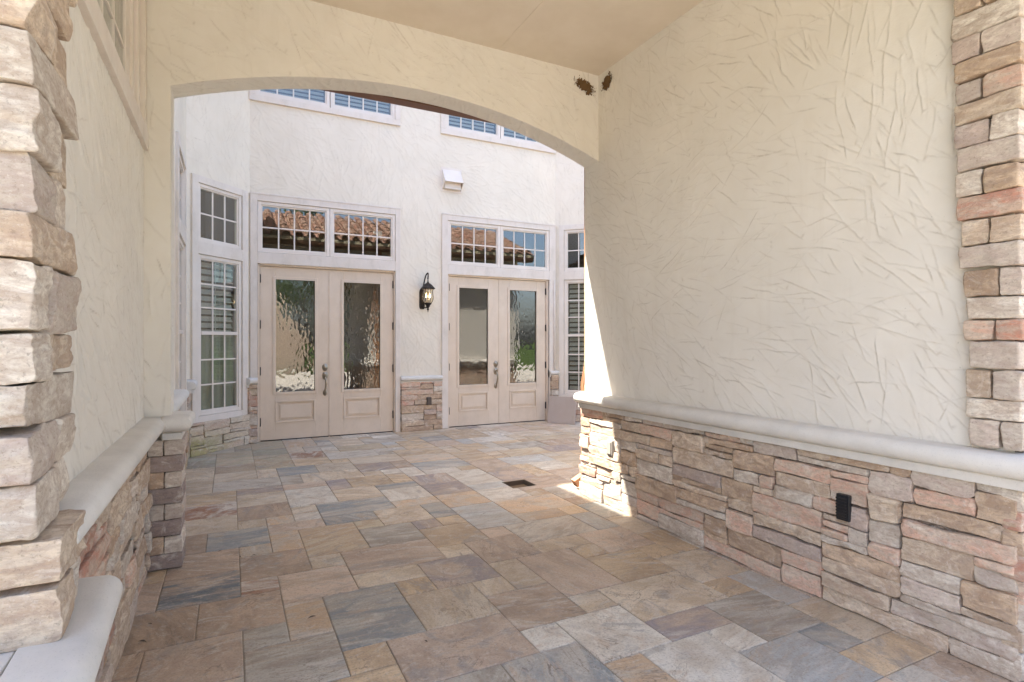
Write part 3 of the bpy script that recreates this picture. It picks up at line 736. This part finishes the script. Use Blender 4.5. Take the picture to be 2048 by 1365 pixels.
for r_ in range(7):
    for c_ in range(31):
        x = X0+.12+c_*.235; y0 = .03-r_*.33; L_ = .42; zz = .075+r_*.132
        w0, w1 = .085, .070; V = []
        ux = rng.normal(0, .006); dz = rng.normal(0, .004)
        for s_, (yy, ww, zo) in enumerate(((0, w0, .028), (-L_, w1, .012))):
            for k in range(9):
                t = math.pi*k/8; V.append((x+ux+ww*math.cos(t), y0+yy, zz+dz+zo-yy*.4+ww*.85*math.sin(t)))
            for k in range(9):
                t = math.pi*k/8; V.append((x+ux+(ww-.014)*math.cos(t), y0+yy, zz+dz+zo-yy*.4+(ww-.014)*.85*math.sin(t)))
        F = [(k, k+1, 19+k, 18+k) for k in range(8)]+[(k, 9+k, 10+k, k+1) for k in range(8)]
        q = [((.30, .13, .08), (.22, .09, .06)), ((.34, .19, .13), (.25, .12, .08)), ((.20, .09, .065), (.28, .15, .10)), ((.36, .23, .17), (.26, .13, .09))][rng.integers(4)]
        tl.add(V, F, True, ca=np.tile(q[0], (36, 1)), cb=np.tile(q[1], (36, 1)))
        tl.add([(x+.07, y0, zz+.0), (x+.165, y0, zz+.0), (x+.165, y0-L_, zz+.4*L_-.01), (x+.07, y0-L_, zz+.4*L_-.01)], [(0, 1, 2, 3)], False, ca=(.3, .14, .09), cb=(.3, .14, .09))
tl.build('roof_tiles', MCL, rf)

# downspout
d = MB()
def spout(mb, path, w=.040):
    pts = [Vector(p) for p in path]; V = []; F = []; n = 16; full = []
    for a, b in zip(pts[:-1], pts[1:]):
        m_ = max(1, int((b-a).length/.05))
        for k in range(m_): full.append(a.lerp(b, k/m_))
    full.append(pts[-1]); up = Vector((0, 1, 0))
    for i, p in enumerate(full):
        dd = (full[min(i+1, len(full)-1)]-full[max(0, i-1)]).normalized(); a = dd.cross(up)
        a = a.normalized() if a.length > .1 else Vector((1, 0, 0)); b = a.cross(dd).normalized()
        for k in range(n*2):
            t = 2*math.pi*k/(n*2); q = max(abs(math.cos(t)), abs(math.sin(t))); rr = w*(1/q*.6+.4)*(1+.10*(k % 4 < 2)*1.)
            V.append(tuple(p+(a*math.cos(t)+b*math.sin(t))*rr*.92))
    N2 = n*2
    for i in range(len(full)-1):
        for k in range(N2): F.append((i*N2+k, i*N2+(k+1) % N2, (i+1)*N2+(k+1) % N2, (i+1)*N2+k))
    mb.add(V, F, False)
spout(d, [(2.99, 4.58, 3.40), (2.99, 4.55, 3.33), (2.99, 4.34, 3.12), (2.99, 4.31, 3.05), (2.99, 4.31, 1.20), (2.99, 4.33, 1.12), (3.01, 4.40, .98), (3.025, 4.415, .88), (3.025, 4.415, .20), (3.01, 4.42, .12), (2.90, 4.43, .055)])
ds = d.build('downspout', MDS); tag(ds, 'ribbed copper brown downspout at the far end of the right passage wall', 'downspout')

# ================================================================== house with the doors
hs_ = thing('house_facade', 'cream stucco house wall with two pairs of glazed doors and angled window bays', 'house', (0, YD, 0), 0)
HX0, HX1 = .245, 5.148
opL = (.30, 2.29, 0, 3.38); opR = (3.08, 5.06, 0, 3.38); upL = (.30, 2.29, 4.79, 5.9); upR = (3.06, 5.08, 4.79, 5.9)
mb = MB(); stucco_rect(mb, HX0, HX1, .80, 5.25, 0, .011, 51, holes=[opL, opR, upL, upR], tres=.008, dens=34, amp=.0030, ang=-50)
mb.box(HX0, HX1, .0, .2, 5.96, 11, grime=np.zeros(8)); mb.box(2.31, 3.04, .04, .2, 0, 5.96, grime=np.zeros(8))
stucco_rect(mb, 2.35, 3.00, 5.25, 5.96, 0, .03, 52)
def bay_stucco(o_loc, rot, holes, seed, L=1.0):
    H = MB(); stucco_rect(H, -.018, L, .2, 5.25, 0, .011, seed, holes=holes, tres=.008, dens=34, amp=.003, ang=-50)
    H.box(-.01, L, .0, .15, 5.26, 11, grime=np.zeros(8)); o = H.build('bay_wall', MSW, hs_); o.location = o_loc; o.rotation_euler = (0, 0, rot); return o
mb.build('wall', MSW, hs_)
c45 = math.sqrt(.5); LB = (HX0-c45, -c45, 0); RB = (HX1, 0, 0)
bay_stucco(LB, math.pi/4, [(.09, .88, .42, 3.40)], 53); bay_stucco(RB, -math.pi/4, [(.12, .91, .42, 3.40)], 54)

def casing(name, parent, x0, x1, z0, z1, w, d=.03, bottom=True, rails=(), loc=(0, 0, 0), rz=0):
    c = MB(); c.box(x0, x0+w, -d, .10, z0, z1-w-.001 if False else z1); c.box(x1-w, x1, -d, .10, z0, z1); c.box(x0+w, x1-w, -d+.0015, .10, z1-w, z1)
    if bottom: c.box(x0+w, x1-w, -d+.0015, .10, z0, z0+w)
    for (a, b) in rails: c.box(x0+w, x1-w, -d+.0015, .10, a, b)
    o = c.build(name, MT, parent, .003); o.location = loc; o.rotation_euler = (0, 0, rz); return o
def sash(parent, x0, x1, z0, z1, cols, rws, fw=.045, y=.0, name='window', shutter=None, loc=(0, 0, 0), rz=0, curtain=False, tilt=0, split=None, mat=None):
    f = MB(); f.box(x0, x0+fw, y, y+.07, z0, z1); f.box(x1-fw, x1, y, y+.07, z0, z1); f.box(x0+fw, x1-fw, y+.001, y+.07, z1-fw, z1); f.box(x0+fw, x1-fw, y+.001, y+.07, z0, z0+fw)
    # inner step of the sash
    s_ = .018; a0, a1, b0, b1 = x0+fw, x1-fw, z0+fw, z1-fw
    f.box(a0, a0+s_, y+.014, y+.06, b0, b1); f.box(a1-s_, a1, y+.014, y+.06, b0, b1); f.box(a0+s_, a1-s_, y+.015, y+.06, b1-s_, b1); f.box(a0+s_, a1-s_, y+.015, y+.06, b0, b0+s_)
    if split: f.box(a0+s_, a1-s_, y+.008, y+.06, split-.022, split+.022)
    o = f.build(name, MW, parent, .003); o.location = loc; o.rotation_euler = (0, 0, rz)
    m_ = MB(); a0 += s_; a1 -= s_; b0 += s_; b1 -= s_
    for k in range(1, cols):
        x = a0+(a1-a0)*k/cols; m_.box(x-.009, x+.009, y+.026, y+.040, b0, b1)
    segs = [(b0, b1, rws)] if not split else [(b0, split-.022, rws), (split+.022, b1, rws)]
    for (c0, c1, rr) in segs:
        for k in range(1, rr):
            z = c0+(c1-c0)*k/rr; m_.box(a0, a1, y+.0275, y+.0385, z-.009, z+.009)
    m_.build('muntin', MW, o)
    MB().box(a0, a1, y+.032, y+.035, b0, b1).build('pane', MG, o)
    if shutter:
        s2 = MB(); n = int((b1-b0)/shutter)
        c0, c1 = b0, b1
        for k in range(n):
            z = b0+(k+.5)*shutter; s2.add([(a0+.01, y+.09, z-shutter*.30), (a1-.01, y+.09, z-shutter*.30), (a1-.01, y+.09+shutter*.22, z+shutter*.34), (a0+.01, y+.09+shutter*.22, z+shutter*.34)], [(0, 1, 2, 3)])
            s2.add([(a0+.01, y+.094, z-shutter*.36), (a1-.01, y+.094, z-shutter*.36), (a1-.01, y+.094+shutter*.22, z+shutter*.28), (a0+.01, y+.094+shutter*.22, z+shutter*.28)], [(3, 2, 1, 0)])
        for k in range(n):
            z = b0+(k+.5)*shutter; s2.box(a0+.01, a1-.01, y+.072, y+.0885, z-shutter*.33-.004, z-shutter*.33+.004)  # front nosings added as light edge lines on the slats
        s2.box((a0+a1)/2-.005, (a0+a1)/2+.005, y+.085, y+.09, b0, b1); s2.build('shutter', MSH, o)
    if curtain:
        cb_ = MB(); xs = np.linspace(a0, a1, 60); V = []
        for x in xs: V += [(x, y+.066+.006*math.sin(x*60), b0), (x, y+.066+.006*math.sin(x*60+.5), split-.02)]
        cb_.add(V, [(2*i, 2*i+2, 2*i+3, 2*i+1) for i in range(59)], True); cb_.build('curtain', MCU, o)
    return o
rng = np.random.default_rng(77)
def door_pair(x0, xm, x1, gl, gr, zt=2.445):
    for (a, b, g0, g1, side) in ((x0, xm-.003, gl[0], gl[1], 0), (xm+.003, x1, gr[0], gr[1], 1)):
        y = .035; zg0, zg1 = .675, 2.275; d = MB()
        d.box(a, g0, y, y+.045, .012, zt); d.box(g1, b, y, y+.045, .012, zt); d.box(g0, g1, y, y+.045, zg1, zt); d.box(g0, g1, y, y+.045, .555, zg0); d.box(g0, g1, y, y+.045, .012, .245)
        # glass bead
        w = .032
        d.box(g0-w, g0+.006, y-.012, y, zg0-w, zg1+w); d.box(g1-.006, g1+w, y-.012, y, zg0-w, zg1+w); d.box(g0+.006, g1-.006, y-.011, y, zg1-.006, zg1+w); d.box(g0+.006, g1-.006, y-.011, y, zg0-w, zg0+.006)
        w = .016
        d.box(g0-w, g0+w*.4, y-.008, y, zg0-.032-.018, zg0-.034) if False else None
        # lower raised panel
        p0, p1, q0, q1 = g0, g1, .245, .555
        d.box(p0, p0+.022, y-.010, y+.02, q0, q1); d.box(p1-.022, p1, y-.010, y+.02, q0, q1); d.box(p0+.022, p1-.022, y-.009, y+.02, q1-.022, q1); d.box(p0+.022, p1-.022, y-.009, y+.02, q0, q0+.022)
        d.box(p0+.022, p1-.022, y+.014, y+.03, q0+.022, q1-.022); d.box(p0+.052, p1-.052, y+.004, y+.0139, q0+.052, q1-.052); d.box(p0+.066, p1-.066, y-.002, y+.0038, q0+.066, q1-.066)
        o = d.build('door', MDR, hs_, .0025)
        MB().box(g0+.004, g1-.004, y+.02, y+.026, zg0, zg1).build('glass', MGD, o)
        sw = MB(); sw.box(a+.01, b-.01, y-.004, y+.04, -.002, .011); sw.build('threshold_sweep', MBR, o)
        hx = a if side == 0 else b
        for z in (.27, .98, 1.63, 2.27):
            h = MB(); h.box(hx-.011, hx+.011, y-.016, y+.004, z-.055, z+.055); h.tube([(hx, y-.014, z-.06), (hx, y-.014, z+.06)], .008, 8); h.build('hinge', MBR, o)
        if side == 0:
            x = xm-.062; y2 = y-.012; h = MB()
            def disc(z, r, rz_=1.15):
                V = []; F = []; pr = [(r, y), (r, y-.006), (r*.82, y-.013), (r*.5, y-.014), (r*.46, y-.028), (0.001, y-.03)]
                for (rr, yy) in pr:
                    for k in range(20):
                        t = 2*math.pi*k/20; V.append((x+rr*math.cos(t), yy, z+rr*rz_*math.sin(t)))
                for i in range(len(pr)-1):
                    for k in range(20): F.append((i*20+k, i*20+(k+1) % 20, (i+1)*20+(k+1) % 20, (i+1)*20+k))
                h.add(V, F, True)
            disc(1.015, .040, 1.4); disc(.895, .040, 1.5); disc(.645, .030, 1.5)
            h.tube([(x, y-.02, .885), (x, y-.05, .862), (x+.006, y-.064, .83), (x+.009, y-.066, .78), (x+.002, y-.060, .73), (x-.003, y-.045, .685), (x, y-.02, .645)], [.012, .013, .014, .017, .013, .012, .011], 10)
            h.tube([(x, y-.03, .91), (x, y-.06, .915)], [.012, .017], 8)
            h.build('handle', MNI, o)
    st = MB(); st.box(x0-.02, x1+.02, -.02, .10, -.012, -.003); st.build('threshold', MBR, hs_)
    a = MB(); a.box(xm-.006, xm+.010, .027, .034, .02, zt); a.build('astragal', MDR, hs_)
    c = MB(); c.box(x0-.03, x0-.004, .005, .10, 0, zt+.02); c.box(x1+.004, x1+.03, .005, .10, 0, zt+.02); c.box(x0-.004, x1+.004, .006, .10, zt+.004, zt+.03); c.build('door_frame', MDR, hs_)
door_pair(.372, 1.301, 2.245, (.569, 1.104), (1.50, 2.05)); door_pair(3.155, 4.056, 4.965, (3.328, 3.855), (4.25, 4.783))
# casings (posts, head, transom rail)
def door_casing(x0, x1, xi0, xi1):
    c = MB(); c.box(x0, xi0, -.03, .10, 0, 3.44); c.box(xi1, x1, -.03, .10, 0, 3.44); c.box(xi0, xi1, -.0285, .10, 3.34, 3.44); c.box(xi0, xi1, -.0285, .10, 2.475, 2.628)
    c.box(x0-.004, x1+.004, -.036, -.0302, 3.425, 3.448)
    c.build('door_casing', MT, hs_, .003)
door_casing(.247, 2.345, .338, 2.268); door_casing(3.02, 5.135, 3.12, 5.01)
for (a, b) in ((.340, 1.298), (1.302, 2.266), (3.122, 4.058), (4.062, 5.008)): sash(hs_, a, b, 2.632, 3.336, 4, 2, fw=.045, y=-.012, name='transom_window')
for x0, x1, s0, s1, s2, s3 in ((.235, 2.345, .315, 1.30, 1.31, 2.265), (3.003, 5.14, 3.085, 4.06, 4.07, 5.06)):
    c = MB(); c.box(x0, x1, -.032, .10, 4.715, 4.80); c.box(x0, s0, -.0305, .10, 4.802, 5.9); c.box(s3, x1, -.0305, .10, 4.802, 5.9); c.box(x0, x1, -.032, .10, 5.902, 5.98); c.build('window_casing', MT, hs_, .003)
    for a, b in ((s0, s1), (s2, s3)): sash(hs_, a, b, 4.805, 5.898, 4, 3, y=-.01, shutter=.06)
# bay windows
for (loc, rz, x0, x1) in ((LB, math.pi/4, .05, .93), (RB, -math.pi/4, .07, .95)):
    casing('window_casing', hs_, x0, x1, .385, 3.44, .088, rails=[(2.475, 2.625)], loc=loc, rz=rz)
    sash(hs_, x0+.092, x1-.092, 2.628, 3.350, 3, 2, fw=.04, y=-.01, loc=loc, rz=rz)
    lf = rz > 0
    sash(hs_, x0+.092, x1-.092, .476, 2.472, 3, 3, fw=.045, y=-.01, loc=loc, rz=rz, split=1.50, shutter=.085, curtain=lf)
# stones and ledges on the facade
veneer('stone_veneer', hs_, 2.35, 3.015, 0, .765, 24, -.02, .012, amp=.004)
veneer('stone_veneer', hs_, HX0-.02, .338, 0, .80, 25, -.045, .012, cw=.045, ch=.05, amp=.004)
veneer('stone_veneer', hs_, 5.02, 5.165, 0, .80, 26, -.045, .012, cw=.05, ch=.05, amp=.004)
def moss(P, ca, cb):
    k = np.clip(1-P[:, 0]/.75, 0, 1)*np.clip(1.0-P[:, 2]/.34, 0, 1)*1.3
    k = np.clip(k*(1+1.2*fbm(P*14, 3, 5)), 0, .8)[:, None]; g1 = np.array((.30, .28, .08))
    pale = np.array((.66, .60, .48)); ca2 = ca*.45+pale*.55; cb2 = cb*.45+pale*.55
    return ca2*(1-k)+g1*k, cb2*(1-k)+np.array((.42, .38, .15))*k
v = veneer('stone_veneer', hs_, 0, 1.0, 0, .40, 27, -.01, .010, amp=.005, tint=moss); v.location = LB; v.rotation_euler = (0, 0, math.pi/4)
v = veneer('stone_veneer', hs_, 0, 1.0, 0, .40, 28, -.01, .014, amp=.004); v.location = RB; v.rotation_euler = (0, 0, -math.pi/4)
v = veneer('stone_veneer', hs_, .925, 1.0, .40, .79, 29, -.02, .014, amp=.004, cw=.04); v.location = LB; v.rotation_euler = (0, 0, math.pi/4)
ledge('ledge', hs_, [[(2.345, 0), (3.02, 0)]], .742, side=1, lip=.05, c=.05, r=.035, hlip=.035)
ledge('ledge', hs_, [[(HX0-.07, -.07), (HX0, -.0), (.34, -.0)]], .765, side=1, lip=.055, c=.06, r=.042, hlip=.04)
ledge('ledge', hs_, [[(5.01, 0), (HX1, 0), (HX1+.06, -.06)]], .765, side=1, lip=.05, c=.05, r=.035, hlip=.035)
lc = ledge('ledge', hs_, [[(-.02, 0), (.055, 0)]], .765, side=1, lip=.05, c=.055, r=.04, hlip=.04); lc.location = LB; lc.rotation_euler = (0, 0, math.pi/4)
# body of the house behind, its rooms and added shading roof
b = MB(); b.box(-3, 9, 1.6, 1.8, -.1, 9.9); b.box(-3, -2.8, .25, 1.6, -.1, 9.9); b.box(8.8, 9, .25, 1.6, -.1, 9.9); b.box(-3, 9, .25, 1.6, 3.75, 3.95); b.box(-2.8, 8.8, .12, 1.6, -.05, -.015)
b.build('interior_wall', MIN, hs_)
b = MB(); b.box(-5, 10, -.52, 3, 9.93, 10.15); b.build('roof', MGU, hs_)  # unseen slab, raised so its eave shadow covers the court floor
b = MB(); b.box(5.87, 8.8, -.8, -.6, 0, 9.9, grime=np.zeros(8)); b.build('side_wall', MSW, hs_)
b = MB(); b.box(-3, XL+.012, -.69, -.5, 3.46, 9.9, grime=np.zeros(8)); b.build('side_wall', MSW, hs_)

# ================================================================== left wing beside the courtyard
lg = thing('side_wing', 'left courtyard wall just past the arch, seen edge on with tall trimmed windows', 'house', (XL, 0, 0), math.pi/2)
YB = YD-c45
mb = MB(); stucco_rect(mb, YE, YB+.015, .3, 5.3, 0, .012, 61, holes=[(6.30, 7.30, .44, 3.38)], dens=30)
mb.build('wall', MSW, lg)
casing('window_casing', lg, 6.24, 7.36, .40, 3.42, .085, rails=[(2.475, 2.625)])
sash(lg, 6.33, 7.27, 2.628, 3.332, 4, 2, y=-.01); sash(lg, 6.33, 7.27, .489, 2.472, 4, 3, y=-.01, split=1.5, shutter=.085)
veneer('stone_veneer', lg, YE+.08, 6.24, 0, .795, 62, 0, .014); veneer('stone_veneer', lg, 6.24, YB, 0, .40, 63, 0, .014, tint=lambda P, a, b_: (a*.6+np.array((.12, .11, .04)), b_*.6+np.array((.12, .11, .04))))
veneer('stone_veneer', lg, 7.37, YB+.01, .41, .795, 64, 0, .014)
ledge('ledge', lg, [[(YE, 0), (6.235, 0)]], .795, side=1); ledge('ledge', lg, [[(7.365, 0), (YB+.02, 0)]], .795, side=1)
b = MB(); b.box(3.9, YB+.1, .45, 4.5, 0, 5.8); b.build('interior_wall', MIN, lg); b = MB(); b.box(1.75, 3.88, .45, 4.5, 0, 3.78); b.build('interior_wall', MIN, lg)  # unseen solid masses added to stop sun leaking in through the windows
b = MB(); b.box(3.9, 8.6, -.37, 4.6, 5.84, 6.0); b.build('roof', MGU, lg); b = MB(); b.box(.5, 3.85, .06, 4.6, 3.8, 4.1); b.build('roof', MGU, lg)  # unseen slabs: high eave placed to shade the court, low one clears the drive
b = MB(); b.box(YE, YB+.012, .02, .45, 3.46, 5.8, grime=np.zeros(8)); b.build('upper_wall', MSW, lg)

# ================================================================== things on the walls
# lantern
la = thing('wall_lantern', 'black scrolled wall lantern with seeded glass between the two pairs of doors', 'lantern', (2.752, YD, 1.85))
b = MB()
prof = [(0, .0), (.018, .0)]
V = []
for z, w in ((.05, .030), (.07, .042), (.10, .046), (.32, .046), (.35, .040), (.37, .026)):
    V += [(-w, 0, z), (w, 0, z), (w*.8, -.018, z), (-w*.8, -.018, z)]
F = [(4*i+k, 4*i+(k+1) % 4, 4*i+4+(k+1) % 4, 4*i+4+k) for i in range(5) for k in range(4)]+[(3, 2, 1, 0), (20, 21, 22, 23)]
b.add([(x-.055, y, z) for x, y, z in V], F); b.build('backplate', MBR, la)
b = MB(); cx, cy = .0, -.13
arc = [(-.055, -.015, .30)]+[(-.055*(1-t)+cx*t, -.015*(1-t)+cy*t, .30+.30*math.sin(min(1, t*1.15)*math.pi/2)) for t in np.linspace(.12, .8, 8)]
arc += [(cx+.012*math.cos(a), cy+.028*math.cos(a), .565+.045*math.sin(a)) for a in np.linspace(math.pi*.55, -math.pi*.75, 10)]
b.tube(arc, [.011]*len(arc), 8); b.tube([(cx, cy, .60), (cx, cy, .46)], [.006, .008], 8)
b.build('scroll_arm', MBR, la)
MB().tube([(-.055, -.01, .12), (-.04, -.06, .07), (cx, cy, .075)], .010, 8).build('lower_bracket', MBR, la)
b = MB(); b.lathe([(.004, .485), (.012, .47), (.018, .455), (.045, .44), (.072, .415), (.098, .385), (.112, .370), (.112, .362), (.02, .366)], (cx, cy), 20); b.build('cap', MBR, la)
b = MB(); b.lathe([(.092, .362), (.086, .35), (.078, .33), (.080, .29), (.088, .24), (.086, .20), (.072, .165), (.050, .14)], (cx, cy), 24); b.build('lamp_glass', m_glass('seeded_glass', None, .06, (.95, .90, .80)), la)
b = MB()
for k in range(4):
    t = math.pi/4+k*math.pi/2; ct, st_ = math.cos(t), math.sin(t)
    b.tube([(cx+r_*ct, cy+r_*st_, z) for r_, z in ((.096, .365), (.081, .33), (.083, .29), (.091, .24), (.089, .20), (.075, .163), (.052, .135))], .0045, 6)
b.lathe([(.052, .145), (.060, .135), (.046, .118), (.030, .105), (.034, .092), (.018, .075), (.012, .055), (.020, .042), (.008, .028), (.003, .0)], (cx, cy), 16); b.tube([(cx, cy, .14), (cx, cy, .36)], .005, 6)
b.build('cage', MBR, la)
MBU = m_emit('warm_bulb', (1, .72, .40), 2.5)
for sx in (-.028, .028):
    MB().lathe([(.001, .225), (.010, .232), (.012, .25), (.007, .275), (.001, .30)], (cx+sx, cy), 10).build('bulb', MBU, la)
for sx in (-.028, .028): MB().tube([(cx+sx, cy, .165), (cx+sx, cy, .226)], .009, 8).build('candle_sleeve', MSH, la)
# vent hood
vh = MB(); x0, x1, z0, z1, dp = 3.03, 3.345, 3.815, 4.165, -.15
zf = z0+.115
vh.add([(x0, 0, z1), (x1, 0, z1), (x1, dp, zf), (x0, dp, zf), (x0, -.004, z1-.012), (x1, -.004, z1-.012), (x1, dp+.01, zf-.004), (x0, dp+.01, zf-.004)], [(0, 3, 2, 1), (4, 5, 6, 7), (2, 3, 7, 6)])
for x in (x0, x1-.006): vh.add([(x, 0, z1), (x, dp, zf), (x, -.0, z0), (x+.006, 0, z1), (x+.006, dp, zf), (x+.006, 0, z0)], [(0, 2, 1), (3, 4, 5), (1, 2, 5, 4), (0, 1, 4, 3)])
vh.box(x0-.02, x1+.02, -.008, .02, z0-.02, z1+.02); vh.box(x0+.02, x1-.02, -.07, -.06, z0+.02, z0+.2)
o = vh.build('vent_hood', MW); o.location = (0, YD, 0); tag(o, 'square cream sheet metal vent hood high on the stucco between the doors', 'vent')
# outlet covers
def cover(name, loc, rz, w, h, d, mat, label, lines=0, cat='outlet'):
    t = thing(name, label, cat, loc, rz); b = MB(); b.box(-w/2, w/2, -d, .02, -h/2, h/2); b.build('housing', mat, t, .004)
    b = MB(); b.box(-w/2+.010, w/2-.010, -d-.008, -d-.001, -h/2+.012, h/2-.012); b.build('lid', mat, t, .003)
    if lines:
        b = MB()
        for k in range(lines):
            z = -h/2+.02+k*(h-.04)/(lines-1); b.box(-w/2+.006, w/2-.006, -d-.012, -d-.009, z-.004, z+.004)
        b.build('louvre', mat, t)
    return t
cover('outlet_cover', (XR-.045, 3.80, .505), -math.pi/2, .075, .125, .022, MGY, 'small grey weatherproof outlet cover in the sunlit far end of the right stone wall')
cover('outlet_cover', (2.787, YD-.075, .458), 0, .075, .12, .02, MGY and m_paint('brown_cover', (.10, .08, .07), .5), 'small dark brown outlet cover on the stone between the two pairs of doors')
cover('louvred_vent', (XR-.052, 1.808, .535), -math.pi/2, .070, .135, .012, MBK, 'small black louvred vent set in the near part of the right stone wall', 7, 'vent')
t = thing('conduit_pipe', 'thin white vertical conduit in the corner right of the far doors', 'pipe', (5.10, YD-.045, .86))
b = MB(); b.tube([(0, 0, 0), (0, 0, 1.62)], .011, 10); b.build('pipe', MT, t)
for z in (.05, .8, 1.55): MB().box(-.02, .02, .0, .012, z-.012, z+.012).build('clip', MW, t)
# leaning board
t = MB(); t.box(-.25, .25, -.012, .012, 0, .46); o = t.build('leaning_board', MPV, None, .004); o.location = (5.0, 8.045, .0); o.rotation_euler = (R(-9), 0, math.atan2(-.41, .30))
tag(o, 'mauve grey square board leaning at the foot of the bay right of the far doors', 'board')
# drain
t = thing('floor_drain', 'small square sunken drain in the courtyard paving', 'drain', (2.53, 4.85, 0)); b = MB()
b.box(-.13, -.118, -.13, .13, -.1, -.002); b.box(.118, .13, -.13, .13, -.1, -.002); b.box(-.118, .118, -.13, -.118, -.1, -.002); b.box(-.118, .118, .118, .13, -.1, -.002); b.build('basin', MDK, t)
b = MB(); b.box(-.118, .118, -.118, .118, -.06, -.045); b.build('silt', m_ground('silt', (.20, .14, .09), 30.), t)
# mud nest remnants in the ceiling corner
def nest(pl, c, w, h, seed, label):
    rng = np.random.default_rng(seed); mb = MB()
    for k in range(420):
        u, v_ = rng.normal(0, w), rng.normal(0, h); s_ = rng.uniform(.0015, .0062)*(1.3-min(1, abs(u)/w/2))
        P, F = rock((s_, s_*1.1, s_*rng.uniform(.8, 2.6)), s_*.4, s_, seed*9+k, .0015)
        if pl == 'y': q = P+np.array([c[0]+u, c[1]-.004, c[2]+v_-u*.25])
        else: q = np.stack([c[0]-.004+P[:, 1], c[1]+u+P[:, 0], c[2]+v_+P[:, 2]-u*.15], -1)
        mb.add(q, F, False)
    o = mb.build('mud_nest', MDT); return tag(o, label, 'nest', 'nest remnants in the ceiling corner')
nest('y', (2.75, YA-.004, 3.615), .062, .020, 3, 'larger crumbly brown mud nest remnant, on the arch wall side of the ceiling corner')
nest('x', (XR-.004, 3.91, 3.63), .042, .022, 4, 'smaller crumbly brown mud nest remnant, on the right wall side of the ceiling corner')
# dry leaf bits on the floor, each its own small thing
rng = np.random.default_rng(15)
spots = [(284, 1286), (624, 1237), (440, 1104), (480, 1115), (852, 1285), (300, 1250), (508, 1112)]
CS, SN = math.cos(TH), math.sin(TH)
lbl = ['dark curled dry leaf near the foot of the left stone wall', 'dark dry leaf on the orange tan flagstone', 'tiny dry leaf scrap on the brown flagstone left of centre', 'tiny dry leaf scrap beside the blue grey flagstone',
       'dry leaf scrap on the big pink flagstone at the bottom', 'dry leaf scrap on the brown flagstone by the left wall', 'tiny dry leaf scrap nearest the cream and rust flagstone']
for k, (u, v_) in enumerate(spots):
    a = (u-1024)/1115; bb = (682.5-v_)/1115; tt = -1.4/bb; x, y = tt*(SN+a*CS), tt*(CS-a*SN); L_ = .022 if k < 2 else .012
    V = []; 
    for i in range(7):
        s_ = i/6; w = L_*.28*math.sin(math.pi*s_)+.0006; zz = .0045+.10*L_*math.sin(s_*3); V += [(-w, (s_-.5)*2*L_, zz+w*.6), (0, (s_-.5)*2*L_, zz), (w, (s_-.5)*2*L_, zz+w*.5)]
    m_ = MB(); m_.add(V, [f_ for i in range(6) for f_ in ((3*i, 3*i+1, 3*i+4, 3*i+3), (3*i+1, 3*i+2, 3*i+5, 3*i+4))], True)
    o = m_.build('dry_leaf', MDK); o.location = (x, y, 0); o.rotation_euler = (0, 0, rng.uniform(0, 6)); tag(o, lbl[k], 'leaf', 'dry leaf scraps on the paving')

# ================================================================== beyond the drive (seen in the glass of the doors)
gw = thing('garden_wall', 'stone wall with swept curving parapet mirrored in the glass of the left door', 'wall', (.75, -10, 0))
out = [(-6, 0), (2.1, 0)]; top = [(2.35, 1.4), (2.1, 1.75), (1.7, 2.15), (1.4, 2.6), (1.15, 3.1), (.7, 3.55), (.1, 3.95), (-1, 4.1), (-6, 4.1)]
P_ = [(-6, 0), (2.35, 0)]+top; n_ = len(P_); b = MB(); b.add([(x, y, z) for y in (-.3, 0) for x, z in P_], [tuple(range(n_)), tuple(range(n_, 2*n_))[::-1]]+[(i, n_+i, n_+(i+1) % n_, (i+1) % n_) for i in range(n_)], ca=(.50, .40, .30), cb=(.40, .32, .25)); b.build('stonework', MST, gw)
b = MB(); b.tube([(x, -.15, z) for x, z in top], .13, 8); b.build('parapet', MSO, gw)
def tree(x, y, h, cr, seed, label):
    t = thing('garden_tree', label, 'tree', (x, y, -.2), 0, 'trees beyond the drive'); rng = np.random.default_rng(seed)
    b = MB(); b.tube([(0, 0, 0), (.1, .05, h*.25), (-.05, .1, h*.45), (.1, 0, h*.75)], [.28, .2, .16, .06], 10)
    cl = []
    for k in range(9):
        a = rng.uniform(0, 6.28); rr = cr*rng.uniform(.3, .85); zz = h*rng.uniform(.24, .95); p = (rr*math.cos(a), rr*math.sin(a), zz); cl.append(p)
        b.tube([(0, .05, h*.35+.03*k), (p[0]*.5, p[1]*.5, zz*.8), p], [.09, .05, .02], 6)
    b.build('trunk', m_ground('bark%d' % seed, (.12, .09, .07), 8.), t); f = MB(); n = 5200
    c = np.array(cl)[rng.integers(0, 9, n)]; d = rng.normal(0, 1, (n, 3)); d /= np.linalg.norm(d, axis=1, keepdims=True); c = c+d*(cr*.42*rng.uniform(.3, 1, (n, 1)))
    a = rng.normal(0, 1, (n, 3)); a /= np.linalg.norm(a, axis=1, keepdims=True); bb = np.cross(a, d); bb /= np.linalg.norm(bb, axis=1, keepdims=True)+1e-6; s_ = rng.uniform(.06, .13, (n, 1))
    V = np.stack([c-a*s_, c+bb*s_*.5, c+a*s_, c-bb*s_*.5], 1).reshape(-1, 3); f.add(V, np.arange(n*4).reshape(-1, 4)); f.build('crown', m_leaf('leaf%d' % seed, (.035, .06, .018)), t)
tree(3.6, -14, 8.5, 3.0, 1, 'broad green tree mirrored in the left door glass beside the curved parapet'); tree(6.8, -19, 9.5, 3.0, 2, 'tall green tree standing right of the others beyond the drive')
tree(.5, -20, 10, 3.2, 3, 'dark green tree rising behind the garden wall')
